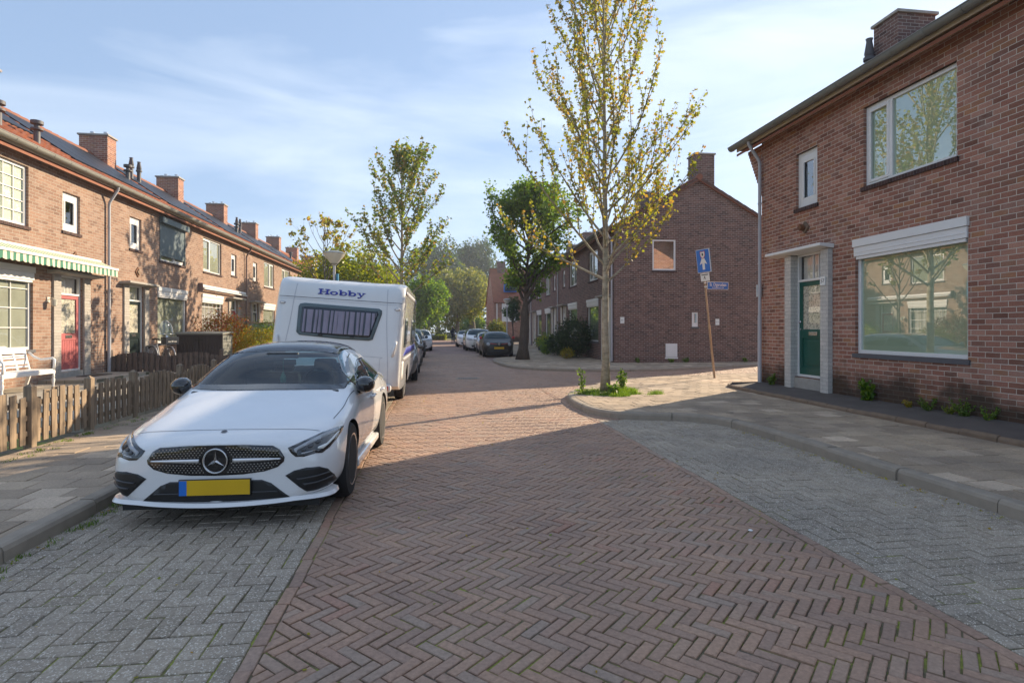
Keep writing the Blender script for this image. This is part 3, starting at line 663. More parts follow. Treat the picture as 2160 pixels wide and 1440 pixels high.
    gm = MB(); gy, gz, gr = -o-.085, ez+.10, .085; x0, x1 = -g0-(.12 if g0 else 0), L+g1+(.12 if g1 else 0); n = 10
    prof = [(gy+gr*math.cos(math.pi+math.pi*i/n), gz+gr*1.1*math.sin(math.pi+math.pi*i/n)) for i in range(n+1)]+[(gy+gr-.008, gz), (gy-gr+.008, gz)]
    prof = prof[:n+1]+[(gy+(gr-.007)*math.cos(2*math.pi-math.pi*i/n), gz+(gr-.007)*1.1*math.sin(2*math.pi-math.pi*i/n)) for i in range(n+1)]
    gm.prism([(x0, a_, b_) for a_, b_ in prof], (x1-x0, 0, 0)); gm.tube([(x0, gy-gr, gz), (x1, gy-gr, gz)], .012, 6)
    for i in range(int((x1-x0)/.62)+1):
        x = x0+.05+i*.62; pr = [(gy+(gr+.006)*math.cos(math.pi+math.pi*j/n), gz+(gr+.006)*1.1*math.sin(math.pi+math.pi*j/n)) for j in range(n+1)]
        gm.prism([(x, a_, b_) for a_, b_ in pr], (.022, 0, 0))
    gm.build('gutter', gutm, root)
    px_ = (.06 if pipe == 'left' else L-.02) if 'pipe_x' not in opts else opts['pipe_x']
    if opts.get('pipe', True):
        p = MB(); p.tube([(px_, gy, gz-.06), (px_, gy+.02, gz-.16), (px_, -.09, gz-.52), (px_, -.075, gz-.62), (px_, -.075, 1.75)], .038, 10); p.build('drainpipe', opts.get('pipem', 'pipe_grey'), root, smooth=True, auto=50)
        p = MB(); p.tube([(px_, -.075, 1.8), (px_, -.075, .16)], .047, 10)
        for z in (4.4, 3.0): p.tube([(px_, -.075, z), (px_, -.075, z+.03)], .047, 10)
        p.build('lower_pipe', opts.get('pipem2', 'pipe_grey'), root, smooth=True, auto=50)
    if chim:
        cxx = 0 if pipe == 'right' else L
        cxx = opts.get('chx', cxx); chimney(root, cxx, depth/2-.1, rz_-.75, rz_+.88, .6, 1.0, opts.get('chm', 'brick_red'))
    return root
# left terrace: door pairs meet at the drainpipes, chimneys on the other party walls
YL = 11.81; LL = 6.07; GL = 'terraced houses along the left pavement'
kinds = [
 ('tan brick terraced house with green striped awning and pink front door', 'right', 'bars', 'bars', 'pink_door', dict(slats=True)),
 ('tan brick terraced house with blue grey roller shutter closed over upper window', 'left', 'shutter', 'plain', 'dark_door', {}),
 ('tan brick terraced house with white awning box and lattice window behind shrubs', 'right', 'two', 'net', 'pink_door', {}),
 ('tan brick terraced house with tree shadow on its wall, above red topped garden fence', 'left', 'two', 'plain', 'dark_door', {}),
 ('tan brick terraced house partly hidden by the left edge of the caravan', 'right', 'two', 'plain', 'pink_door', {}),
 ('tan brick terraced house whose roof shows above the caravan left of the street lamp', 'left', 'two', 'plain', 'dark_door', {}),
 ('tan brick terraced house glimpsed behind the sparse twigs beside the street lamp', 'right', 'two', 'plain', 'dark_door', {}),
 ('farthest tan brick terraced house of the left row, mostly behind leaves', 'left', 'two', 'plain', 'dark_door', {})]
LH = []
for i, (lb, pp, up, gr_, dc, op) in enumerate(kinds):
    op = dict(op); op['over'] = .24; op['pipe'] = (pp == 'right'); op['chx'] = LL
    op['pipem'] = 'pipe_grey' if i < 2 else 'pipe_brown'; op['pipem2'] = 'pipe_grey' if i < 2 else 'pipe_brown'
    if pp == 'left': op['pipe_x'] = 0
    if i: op.setdefault('x', 0)
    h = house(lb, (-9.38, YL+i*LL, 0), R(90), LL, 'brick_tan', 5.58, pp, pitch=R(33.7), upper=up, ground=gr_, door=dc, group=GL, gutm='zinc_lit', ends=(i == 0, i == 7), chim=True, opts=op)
    LH.append(h)
    zr = 5.58+3.6*math.tan(R(33.7))
    sp = MB(); s0, s1 = (LL-1.9, LL-.1) if i == 0 else (.3, LL-.5)   # solar panels lying on the tiles
    tp = math.tan(R(33.7)); yy0, yy1 = (1.7, 3.4) if i == 0 else (1.0, 3.4)
    if i < 6:
        k = int((s1-s0)/1.0)
        for j in range(max(k, 1)):
            a = s0+(s1-s0)*j/max(k, 1); b = a+(s1-s0)/max(k, 1)-.03
            z_a, z_b = 5.58+yy0*tp+.21, 5.58+yy1*tp+.21
            sp.prism([(a, yy0, z_a), (b, yy0, z_a), (b, yy1, z_b), (a, yy1, z_b)], (0, .02, -.04))
        sp.build('solar_panels', 'solar', h)
for i, xs in ((0, [(2.4, 1.5, .95, 0), (2.7, 1.6, .55, 0), (3.4, 1.0, .5, 1), (4.75, 1.0, .5, 1)]), (1, [(5.2, 2.0, .5, 1)]), (2, [(.6, 2.6, .8, 0), (1.2, 2.6, .8, 0)]), (3, [(4.9, 2.0, .5, 1)]), (4, [(.7, 2.6, .8, 0), (1.3, 2.6, .8, 0)]), (5, [(5.3, 2.0, .5, 1)])):
    for x, y, h_, k_ in xs: vent(LH[i], x, y, 5.58+y*math.tan(R(33.7)), h_+.2, kind=k_)
# wall lanterns of the first and third house
def wall_lamp(loc, rz, label):
    r = empty('wall_lamp', loc, rz, label, 'wall lamp')
    MB().box((-.05, -.02, -.07), (.05, 0, .07)).tube([(0, -.02, 0), (0, -.1, .05), (0, -.14, .02)], .01, 6).build('bracket', 'cream_paint', r)
    MB().lathe([(.02, .03), (.07, 0), (.055, -.14), (.03, -.16)], 10, (0, -.14, 0)).build('lantern', 'lamp_glass', r)
wall_lamp((-9.38, 15.35, 2.2), R(90), 'small cream wall lantern left of the pink front door'); wall_lamp((-9.38, 27.2, 2.1), R(90), 'small cream wall lantern right of the lattice window on the third house')
def tile_sign(loc, M_, label):
    r = empty('wall_plaque', loc, 0, label, 'plaque'); r.matrix_world = Matrix.Translation(loc) @ M_
    MB().box((-.12, -.03, -.12), (.12, 0, .12), Matrix.Rotation(R(45), 4, 'Y')).build('plaque_plate', 'rust', r, bevel=.006)
    MB().box((-.07, -.06, -.07), (.07, -.03, .07), Matrix.Rotation(R(45), 4, 'Y')).build('plaque_centre', 'kerb_brown', r, bevel=.006)
tile_sign((-9.38, 16.4, 3.35), Matrix.Rotation(R(90), 4, 'Z'), 'small diamond plaque above the pink front door awning')
tile_sign((-9.38, 19.6, 3.3), Matrix.Rotation(R(90), 4, 'Z'), 'small diamond plaque above the dark front door')
# right house and its neighbour
RO = dict(pp=.1, sw=(12.46-11.18, 12.46-10.5, 4.02, 5.18, 1), uw=(12.46-9.26, 12.46-7.42, 4.02, 5.44, 2), gw=(12.46-9.46, 12.46-7.24, 1.04, 3.1, 2), dr=(12.46-11.24, 12.46-10.26, .48, 3.06, 1), dl=2.47,
          pillar='brick_white', pil=((12.46-11.43, 12.46-11.22), (12.46-10.28, 12.46-10.06)), canopy=(12.46-11.85, 12.46-10.02), g0=.62, pipe_x=.04, dy=.07, muntin=True,
          gwo=dict(pane='pane_strong', curt=None, mull=.5, net=True), uwo=dict(pane='pane_strong', mull=.30, curt=None, net=True), pane='pane_strong')
RH = house('red brick corner house with green door, white pillars and large window', (7.63, 12.46, 0), R(-90), 6.3, 'brick_red', 5.86, 'left', zf=.48, door='green_door', ends=(True, False), roofm='roof_orange', opts=RO, chim=False)
house('red brick house adjoining the corner house beyond the right frame edge', (7.63, 6.155, 0), R(-90), 6.3, 'brick_red', 5.86, 'right', zf=.48, door='green_door', roofm='roof_orange', ends=(False, True),
      opts=dict(pillar='brick_white', pane='pane_strong', pipe=False, chx=6.3), chim=False)
zr = 5.86+3.6*math.tan(R(30))
chimney(RH, .50, 3.27, zr-1.0, 8.66, .72, .95, 'brick_dark', pots=False)
for yy_ in (3.0, 3.5): MB().lathe([(.09, 8.73), (.09, 8.83), (.02, 8.85)], 10, (.5, yy_, 0)).build('chimney_pot', 'lead', RH)
vent(RH, .16, 2.66, 7.1, 1.3, .085, 0)
m = MB()   # corbelled brick shoulder at the eaves corner
for i in range(14): z = 4.62+i*.085; w = .03+.042*i; m.box((-w, -.0005*i, z), (-.0, .34, z+.083)); m.box((-w+.01, .0, z+.083), (0, .33, z+.088))
m.build('corbel', 'brick_red', RH)
r = empty('wall_bracket', (7.63, 10.85, 3.58), R(-90), 'rusty empty sign bracket on the red brick above the white door canopy', 'wall bracket')
MB().box((-.09, -.05, -.09), (.09, 0, .09), Matrix.Rotation(R(45), 4, 'Y')).build('bracket_plate', 'kerb_brown', r, bevel=.01)
MB().box((-.05, -.16, -.05), (.05, -.05, .05), Matrix.Rotation(R(45), 4, 'Y')).build('bracket_box', 'rust', r, bevel=.008)
def plate(loc, rz, w, h, txt, label, size=.06, tm='lead'):
    o = MB().box((-w/2, -.012, -h/2), (w/2, 0, h/2)).build('number_plate' if len(txt) < 5 else 'wall_notice', 'sign_white', bevel=.002); o.location = loc; o.rotation_euler = (0, 0, rz); tag(o, label, 'house number' if len(txt) < 5 else 'notice')
    if txt: text('lettering', txt, size, tm, o, Matrix.Translation((0, -.013, 0)) @ Matrix.Rotation(R(90), 4, 'X'), .001)
plate((7.525, 10.19, 2.42), R(-90), .15, .17, '57', 'small white house number tile on the white pillar by the green door', .11)
plate((7.60, 12.462, 2.38), R(180), .2, .28, 'P', 'small pale plate at the corner beside the grey drainpipe', .1, 'rust')
# far right terrace, turned slightly with the street
AF = R(1.93); GR = 'dark brick terraced houses beyond the junction'; LF = 6.22
fl = [('dark brick corner house whose blank side wall holds one square upper window', 'left'), ('dark brick terraced house behind the large evergreen shrub', 'right'),
      ('dark brick terraced house with flower pots along its front', 'left'), ('dark brick terraced house just right of the thick tree trunk', 'right'), ('dark brick terraced house at the far end, hidden behind the thick tree trunk', 'left')]
FH = []
for i, (lb, pp) in enumerate(fl):
    t0 = LF*(i+1)   # local x runs towards the camera
    loc = (7.35+math.sin(AF)*LF*i, 22.65+math.cos(AF)*LF*i, 0)
    # house frame origin is its right-hand (far) corner seen from the street
    o = (7.35+math.sin(AF)*t0, 22.65+math.cos(AF)*t0, 0)
    # door side: first house has its door by the gable, pairs meet afterwards
    pp2 = 'right' if i in (0, 2, 4) else 'left'
    op = dict(pipe=(i in (0, 1, 3)), pillar='cream_paint', pane='pane_strong', chm='brick_dark')
    if i == 0: op.update(g1=.12, pipe_x=LF-.12, sw=(LF-1.6, LF-.95, 4.0, 5.0, 1), dr=(LF-1.62, LF-.8, .25, 2.86, 1), uw=(LF-4.5, LF-2.75, 3.78, 5.2, 1), gw=(LF-4.8, LF-2.6, .9, 2.9, 1))
    if pp2 == 'left': op['pipe_x'] = .0
    h = house(lb, o, R(-90)-AF, LF, 'brick_dark', 5.62, pp2, upper='two', ground='strong', zf=.3, group=GR, ends=(i == 4, False), roofm='roof_orange', chim=(i in (0, 2, 3)), opts={**op, 'chx': {0: 0, 2: 0, 3: 0}.get(i, 0)})
    FH.append(h)
h0 = FH[0]
# the gable of the corner house, in the house's own frame at local x = LF, facing the junction
g = MB(); facade(g, 7.2, 5.62, [(1.62, 2.62, 3.92, 5.20, 2), (3.32, 3.58, 1.58, 2.18, 1)], room=.6); g.add([(0, 0, 5.62), (7.2, 0, 5.62), (3.6, 0, 5.62+3.6*math.tan(R(30)))], [(0, 1, 2)])
GM = Matrix.Translation((LF, 0, 0)) @ Matrix.Rotation(R(90), 4, 'Z')
gw_ = g.build('gable_wall', ['brick_dark', 'dark_room', 'pale_room'], h0, fixn=False, M=GM)
W1 = window(h0, (1.62, 2.62, 3.92, 5.20), 'plain', 'pane_mirror', y=.02); W1.matrix_local = GM
W2 = frame_mb(3.32, 3.58, 1.58, 2.18, .01, .05).box((3.37, .02, 1.63), (3.42, .05, 2.13)).box((3.42, .02, 1.63), (3.53, .05, 1.75)).build('window', 'white_paint', h0, M=GM); MB().box((3.35, .04, 1.6), (3.55, .045, 2.15)).build('pane', 'pane_normal', W2); MB().box((3.28, -.04, 1.5), (3.62, .03, 1.575)).build('sill', 'lead', W2)
HT = MB().box((2.18, -.03, .32), (2.68, .0, .88)).box((2.23, -.037, .37), (2.63, -.029, .83)).box((2.15, -.04, .25), (2.71, 0, .31)).build('meter_hatch', 'white_paint', h0, M=GM, bevel=.004)
vg = MB(); tp = math.tan(R(30))   # verge tiles along the gable
for sgn in (1, -1):
    for k in range(12):
        s0 = -.4+4.0*k/12; s1 = s0+4.0/12+.04; a = (s0, 5.62+s0*tp+.09); b = (s1, 5.62+s1*tp+.11)
        if sgn < 0: a, b = (7.2-a[0], a[1]), (7.2-b[0], b[1])
        vg.prism([(a[0], -.13, a[1]-.08), (b[0], -.13, b[1]-.10), (b[0], -.13, b[1]+.03), (a[0], -.13, a[1]+.03)], (0, .22, 0))
vg.build('verge_tiles', 'roof_edge', h0, M=GM)
chimney(h0, LF-.4, 3.9, 6.9, 8.8, .7, .85, 'brick_dark', pots=False); vent(h0, LF-1.5, 2.4, 7.0, 1.1, .08); vent(h0, LF-1.9, 2.1, 6.8, .8, .06)
ga = Vector((7.35, 22.65, 0)); gd = Vector((math.cos(AF), -math.sin(AF), 0))
for t_, z_, lb in ((.33, 1.85, 'small white house number plate on the dark gable corner'), (4.42, 1.78, 'small white notice plate on the dark gable right of the leaning pole')):
    p = ga+gd*t_; plate((p.x+.002, p.y-.012, z_), -AF, .17, .26, '61' if t_ < 1 else 'P 61 63', lb, .09 if t_ < 1 else .04)
# far building with steep orange tiles closing the right row
def far_house():
    r = empty('gabled_house', (6.45, 62, 0), 0, 'tall brick house with steep orange tiled roof beyond the street lamp on the right', 'house')
    m = MB(); m.box((0, 0, -.1), (9, 9, 4.6)); m.build('wall', 'brick_red', r)
    m = MB(); m.prism([(-.1, -.25, 4.4), (9.2, -.25, 4.4), (9.2, 3.4, 8.4), (-.1, 3.4, 8.4)], (0, .1, .05)); m.prism([(-.1, 9.2, 4.4), (-.1, 3.5, 8.4), (9.2, 3.5, 8.4), (9.2, 9.2, 4.4)], (0, 0, .1)); m.build('roof', 'roof_orange', r, fixn=True)
    MB().add([(0, 0, 4.6), (0, 9, 4.6), (0, 3.45, 8.4)], [(0, 1, 2)]).build('gable_wall', 'brick_red', r)
    w = MB().box((1.2, .6, 5.6), (2.6, .9, 6.5)).build('roof_window', 'sign_blue', r); MB().box((1.3, .55, 5.7), (2.5, .6, 6.4)).build('pane', 'car_glass', w)
    w = frame_mb(.9, 2.6, 2.3, 4.3, -.06, .07).build('window', 'white_paint', r); MB().box((.95, -.03, 2.35), (2.55, -.02, 4.25)).build('blind', 'white_paint', w)
    w = frame_mb(3.4, 5.0, 2.3, 4.3, -.06, .07).build('window', 'white_paint', r); MB().box((3.45, -.03, 2.35), (4.95, -.02, 4.25)).build('pane', 'car_glass', w)
    MB().tube([(.35, -.08, .2), (.35, -.08, 4.3)], .06, 8).build('drainpipe', 'white_paint', r)
    chimney(r, 1.2, 3.4, 7.9, 9.2, .9, .9, 'brick_dark', False)
far_house()
def back_house(loc, w, h, label):
    r = empty('brick_house', loc, 0, label, 'house'); MB().box((0, 0, 0), (w, 8, h)).build('wall', 'brick_red', r)
    MB().prism([(-.2, -.3, h), (w+.2, -.3, h), (w+.2, 8.3, h), (-.2, 8.3, h)], (0, 0, .01)).add([(-.2, -.3, h), (w+.2, -.3, h), (w+.2, 4, h+3), (-.2, 4, h+3), (w+.2, 8.3, h), (-.2, 8.3, h)], [(0, 1, 2, 3), (3, 2, 4, 5), (0, 3, 5), (1, 4, 2)]).build('roof', 'roof_orange', r, fixn=False)
    chimney(r, w*.8, 4, h+2.2, h+4.2, 1.0, 1.0, 'brick_red', False)
back_house((-10.5, 64, 0), 6.5, 4.6, 'red brick house with chimney seen through the slender tree above the caravan')
# ------------------------------------------------------------------ vehicles
def loft(stations, levels=2, name='tmp'):
    """stations: (y, [(x,z)...]) half sections from bottom centre to top centre; returns evaluated mesh"""
    V = []; F = []; k = len(stations[0][1])
    for y, sec in stations:
        for x, z in sec: V.append((x, y, z))
        for x, z in sec[1:-1][::-1]: V.append((-x, y, z))
    n = 2*k-2
    for i in range(len(stations)-1):
        for j in range(n): F.append((i*n+j, i*n+(j+1) % n, (i+1)*n+(j+1) % n, (i+1)*n+j))
    for base, rev in ((0, False), ((len(stations)-1)*n, True)):
        for j in range(k-1):
            a, b = j, j+1; c, d = (n-(j+1)) % n, (n-j) % n
            f = [base+a, base+b, base+c, base+d]; f = list(dict.fromkeys(f))
            F.append(tuple(f if rev else f[::-1]))
    me = bpy.data.meshes.new(name); me.from_pydata(V, [], F); bm = bmesh.new(); bm.from_mesh(me); bmesh.ops.recalc_face_normals(bm, faces=bm.faces); bm.to_mesh(me); bm.free()
    o = bpy.data.objects.new(name, me); C.objects.link(o); s = o.modifiers.new('s', 'SUBSURF'); s.levels = levels; s.render_levels = levels
    return o
def evaluated(o):
    dg = bpy.context.evaluated_depsgraph_get(); dg.update(); me = bpy.data.meshes.new_from_object(o.evaluated_get(dg)); return me
def bvh_of(me): return BVHTree.FromPolygons([v.co.copy() for v in me.vertices], [tuple(p.vertices) for p in me.polygons])
def patch(bvh, poly, axis, name, mat, parent, off=.004, step=.05, depth=0, smooth=True, thick=0):
    """lay a 2d outline on the body along an axis: 'front' (x,z), 'side+'/'side-' (y,z), 'top' (x,y), 'back' (x,z)"""
    bm = bmesh.new(); vs = [bm.verts.new((p[0], p[1], 0)) for p in poly]; bm.faces.new(vs)
    xs = [p[0] for p in poly]; ys = [p[1] for p in poly]
    for ax, lo, hi in ((0, min(xs), max(xs)), (1, min(ys), max(ys))):
        q = lo+step*.5
        while q < hi:
            co = [0, 0, 0]; co[ax] = q; no = [0, 0, 0]; no[ax] = 1
            bmesh.ops.bisect_plane(bm, geom=bm.verts[:]+bm.edges[:]+bm.faces[:], plane_co=co, plane_no=no); q += step
    dead = []
    for v in bm.verts:
        a, b = v.co.x, v.co.y
        o, d = {'front': ((a, -9, b), (0, 1, 0)), 'back': ((a, 20, b), (0, -1, 0)), 'side+': ((9, a, b), (-1, 0, 0)), 'side-': ((-9, a, b), (1, 0, 0)), 'top': ((a, b, 9), (0, 0, -1))}[axis]
        h = bvh.ray_cast(Vector(o), Vector(d))
        if h[0] is None: dead.append(v); continue
        nn = h[1]
        if nn.dot(Vector(d)) > 0: nn = -nn
        v.co = h[0]+nn*off+Vector(d)*depth
    bmesh.ops.delete(bm, geom=dead, context='VERTS')
    bmesh.ops.recalc_face_normals(bm, faces=bm.faces)
    me = bpy.data.meshes.new(name); bm.to_mesh(me); bm.free(); me.materials.append(MATS[mat])
    if len(me.polygons):
        dv = {'front': (0, -1, 0), 'back': (0, 1, 0), 'side+': (1, 0, 0), 'side-': (-1, 0, 0), 'top': (0, 0, 1)}[axis]
        if sum(p.normal.dot(Vector(dv)) for p in me.polygons) < 0: me.flip_normals()
    if smooth: me.polygons.foreach_set('use_smooth', [True]*len(me.polygons))
    ob = bpy.data.objects.new(name, me); link(ob, parent)
    s = ob.modifiers.new('solid', 'SOLIDIFY'); s.thickness = max(thick, off*1.5); s.offset = -1 if not thick else 0
    return ob
def strip(bvh, pts, w, axis, name, mat, parent, off=.003, n=24):
    """thin line laid on the body"""
    P = smoothpath(pts, max(2, n//max(1, len(pts)-1))); a = offset(P, w/2); b = offset(P, -w/2); V = []; F = []; d3 = {'front': ((0, -9, 0), (0, 1, 0)), 'side+': ((9, 0, 0), (-1, 0, 0)), 'side-': ((-9, 0, 0), (1, 0, 0)), 'top': ((0, 0, 9), (0, 0, -1))}[axis]
    for p, q in zip(a, b):
        for r in (p, q):
            o = {'front': (r[0], -9, r[1]), 'side+': (9, r[0], r[1]), 'side-': (-9, r[0], r[1]), 'top': (r[0], r[1], 9)}[axis]; h = bvh.ray_cast(Vector(o), Vector(d3[1]))
            if h[0] is None: V.append(V[-1] if V else (0, 0, 0)); continue
            nn = h[1] if h[1].dot(Vector(d3[1])) < 0 else -h[1]; V.append(tuple(h[0]+nn*off))
    for i in range(len(P)-1): F.append((2*i, 2*i+2, 2*i+3, 2*i+1))
    m = MB(); m.add(V, F); o = m.build(name, mat, parent); return o
def wheel(parent, loc, r, w, side, rim='steel', spokes=5, dark='fin_grey'):
    root = bpy.data.objects.new('wheel', None)
    t = MB(); hw = w/2; t.lathe([(r*.66, -hw), (r*.72, -hw), (r*.93, -hw*.95), (r*.985, -hw*.75), (r, -hw*.4), (r, hw*.4), (r*.985, hw*.75), (r*.93, hw*.95), (r*.72, hw), (r*.66, hw)], 40, (0, 0, 0), 'x')
    T = t.build('wheel', 'tyre', parent, smooth=True, auto=40); T.location = loc
    q = MB(); s = side
    q.lathe([(r*.70, s*hw*.98), (r*.69, s*hw*.7), (r*.62, s*hw*.5), (r*.60, -s*hw*.6), (r*.05, -s*hw*.6)][::1], 32, (0, 0, 0), 'x')
    q.build('rim_barrel', dark, T, smooth=True, auto=40)
    m = MB(); ro = r*.70
    m.lathe([(ro, s*hw*.90), (ro*1.0, s*hw*1.03), (ro*.94, s*hw*1.0), (ro*.92, s*hw*.8)], 32, (0, 0, 0), 'x'); m.lathe([(.03, s*hw*.3), (.055, s*hw*.6), (.045, s*hw*.78), (.01, s*hw*.8)], 14, (0, 0, 0), 'x')
    for i in range(spokes):
        a = 2*math.pi*i/spokes+.3; ca, sa = math.cos(a), math.sin(a)
        for da in ((-.13, .13) if spokes <= 6 else (0,)):
            c1, s1 = math.cos(a+da), math.sin(a+da); wd = .016 if spokes <= 6 else .012
            p0 = Vector((s*hw*.68, ca*.04, sa*.04)); p1 = Vector((s*hw*.93, c1*ro*.95, s1*ro*.95)); d = (p1-p0).normalized(); nrm = Vector((0, -s1, c1))*wd; up = Vector((s*.018, 0, 0))
            m.add([p0-nrm, p0+nrm, p1+nrm, p1-nrm, p0-nrm*.5-up, p0+nrm*.5-up, p1+nrm*.8-up, p1-nrm*.8-up], [(0, 1, 2, 3), (7, 6, 5, 4), (0, 3, 7, 4), (1, 5, 6, 2), (3, 2, 6, 7), (0, 4, 5, 1)])
    m.build('rim', rim, T, smooth=False)
    return T
def body_mesh(o, arches, parent, mat, name='body', ztrim=None):
    """evaluate the loft, cut the wheel arches, return object + bvh"""
    me = evaluated(o); bvh = bvh_of(me); bpy.data.objects.remove(o)
    b = bpy.data.objects.new(name, me); link(b); me.materials.clear(); me.materials.append(MATS[mat]); me.materials.append(MATS['black_plastic'])
    c = MB()
    for (y, z, r, x0, x1) in arches: c.lathe([(r, x0), (r, x1)], 40, (0, y, z), 'x')
    co = c.build('cut', 'black_plastic', smooth=False)
    md = b.modifiers.new('b', 'BOOLEAN'); md.operation = 'DIFFERENCE'; md.object = co; md.solver = 'EXACT'; md.use_self = True
    me2 = evaluated(b); b.modifiers.clear(); b.data = me2; bpy.data.objects.remove(co)
    while len(me2.materials) < 2: me2.materials.append(MATS['black_plastic'])
    for p in me2.polygons:
        c_ = p.center; p.material_index = 0
        for (y, z, r, x0, x1) in arches:
            d = math.hypot(c_.y-y, c_.z-z)
            if d < r+.004 and min(x0, x1)-.02 < c_.x < max(x0, x1)+.02 and abs(p.normal.x) < .6 and abs(d-r) < .03: p.material_index = 1
            if d < r-.001 and abs(p.normal.x) > .6 and min(abs(c_.x-x0), abs(c_.x-x1)) < .01: p.material_index = 1
    me2.polygons.foreach_set('use_smooth', [True]*len(me2.polygons)); me2.set_sharp_from_angle(angle=R(38))
    b.parent = parent
    return b, bvh
def mirror(poly): return [(-x, y) for x, y in poly][::-1]
# ---------- the white coupe saloon in front
def hero():
    X0, Y0 = -1.60, 4.47
    r = empty('parked_car', (X0, Y0, 0.005), R(-2.0), 'white saloon car with black roof and studded grille, parked in front of the caravan', 'car', 'parked cars')
    K = .86; r.scale = (.955, 1, 1)
    st = [
     (0.00, [(0, .20), (.36, .20), (.56, .22), (.62, .38), (.60, .50), (.50, .585), (.26, .62), (0, .625)]),
     (0.05, [(0, .18), (.44, .18), (.71, .20), (.75, .38), (.74, .53), (.60, .62), (.30, .65), (0, .655)]),
     (0.20, [(0, .17), (.52, .17), (.82, .19), (.86, .38), (.85, .56), (.70, .66), (.36, .692), (0, .70)]),
     (0.45, [(0, .17), (.58, .17), (.865, .19), (.90, .40), (.892, .62), (.78, .72), (.42, .75), (0, .757)]),
     (0.85, [(0, .18), (.60, .18), (.86, .20), (.915, .44), (.905, .66), (.82, .78), (.48, .815), (0, .825)]),
     (1.15, [(0, .18), (.60, .18), (.85, .20), (.91, .45), (.905, .71), (.82, .845), (.52, .885), (0, .90)]),
     (1.36, [(0, .18), (.60, .18), (.85, .20), (.905, .45), (.90, .73), (.825, .885), (.55, .92), (0, .935)]),
     (1.60, [(0, .18), (.60, .18), (.85, .20), (.905, .45), (.90, .73), (.765, 1.0), (.52, 1.08), (0, 1.10)]),
     (1.95, [(0, .18), (.60, .18), (.85, .20), (.905, .45), (.895, .75), (.695, 1.145), (.50, 1.235), (0, 1.255)]),
     (2.25, [(0, .18), (.60, .18), (.85, .20), (.905, .45), (.895, .765), (.665, 1.20), (.49, 1.305), (0, 1.33)]),
     (2.85, [(0, .18), (.60, .18), (.85, .20), (.905, .45), (.90, .775), (.65, 1.22), (.46, 1.335), (0, 1.358)]),
     (3.35, [(0, .18), (.60, .18), (.86, .20), (.912, .45), (.91, .785), (.645, 1.175), (.44, 1.285), (0, 1.305)]),
     (3.85, [(0, .19), (.60, .19), (.86, .22), (.915, .46), (.905, .80), (.66, 1.02), (.42, 1.09), (0, 1.11)]),
     (4.20, [(0, .22), (.58, .22), (.82, .26), (.885, .48), (.87, .82), (.72, .935), (.42, .97), (0, .98)]),
     (4.42, [(0, .28), (.5, .28), (.72, .32), (.80, .50), (.78, .80), (.66, .90), (.40, .93), (0, .94)]),
     (4.50, [(0, .34), (.4, .34), (.60, .38), (.68, .52), (.66, .74), (.55, .82), (.34, .85), (0, .86)])]
    st = [(y*K, q) for y, q in st]
    o = loft(st, 3)
    wb0, wb1, wr = .90*K, 3.42*K, .325
    ar = [(wb0, wr, .35, s*.55, s*1.1) for s in (1, -1)]+[(wb1, wr, .35, s*.55, s*1.1) for s in (1, -1)]
    B, bv = body_mesh(o, ar, r, 'paint_white')
    def P(poly, ax, nm, mt, off=.004, par=r, **k):
        if ax[:4] == 'side': poly = [(a*K, b) for a, b in poly]
        if ax == 'top': poly = [(a, b*K) for a, b in poly]
        return patch(bv, poly, ax, nm, mt, par, off, **k)
    def SS(pts, w, ax, nm, mt, off=.002):
        pts = [(a*K, b) if ax[:4] == 'side' else ((a, b*K) if ax == 'top' else (a, b)) for a, b in pts]
        return strip(bv, pts, w, ax, nm, mt, r, off)
    # roof and glass
    ws = [(-.775, .93), (-.69, 1.05), (-.60, 1.19), (-.575, 1.235), (-.3, 1.262), (0, 1.272), (.3, 1.262), (.575, 1.235), (.60, 1.19), (.69, 1.05), (.775, .93), (.4, .93), (0, .935), (-.4, .93)]
    def inside(x, z, poly):
        c = False; j = len(poly)-1
        for i in range(len(poly)):
            if (poly[i][1] > z) != (poly[j][1] > z) and x < (poly[j][0]-poly[i][0])*(z-poly[i][1])/(poly[j][1]-poly[i][1])+poly[i][0]: c = not c
            j = i
        return c
    rw = [(-.52, .98), (-.40, 1.20), (.40, 1.20), (.52, .98)]
    bm = bmesh.new(); bm.from_mesh(B.data); ws2 = [(x*.985, 1.08+(z-1.08)*.97) for x, z in ws]
    dead = [f for f in bm.faces if (1.1*K < f.calc_center_median().y < 2.4*K and inside(f.calc_center_median().x, f.calc_center_median().z, ws2) and f.calc_center_median().z > .9) or (f.calc_center_median().y > 3.3*K and f.calc_center_median().z > .95 and f.normal.z > .2 and inside(f.calc_center_median().x, f.calc_center_median().z, rw))]
    bmesh.ops.delete(bm, geom=dead, context='FACES'); bm.to_mesh(B.data); bm.free()
    w = P(ws, 'front', 'windscreen', 'screen_glass', .005, thick=.0001); w.modifiers.clear()
    w2 = P(rw, 'back', 'rear_screen', 'screen_glass', .004, thick=.0001); w2.modifiers.clear()
    cb = MB(); x1, y0, y1, zf_, zt = .60, 1.16, 3.1, .45, 1.17
    cb.add([(-.68, y0, zf_), (.68, y0, zf_), (.68, y1, zf_), (-.68, y1, zf_), (-.66, y0, .84), (.66, y0, .84), (.55, 1.95, zt), (-.55, 1.95, zt), (.52, 2.7, zt+.02), (-.52, 2.7, zt+.02), (.56, y1, .93), (-.56, y1, .93)],
           [(0, 1, 2, 3), (0, 3, 11, 9, 7, 4), (1, 5, 6, 8, 10, 2), (7, 9, 8, 6), (3, 2, 10, 11), (0, 4, 5, 1)]); cb.build('cabin', 'cabin_dark', r, fixn=False)
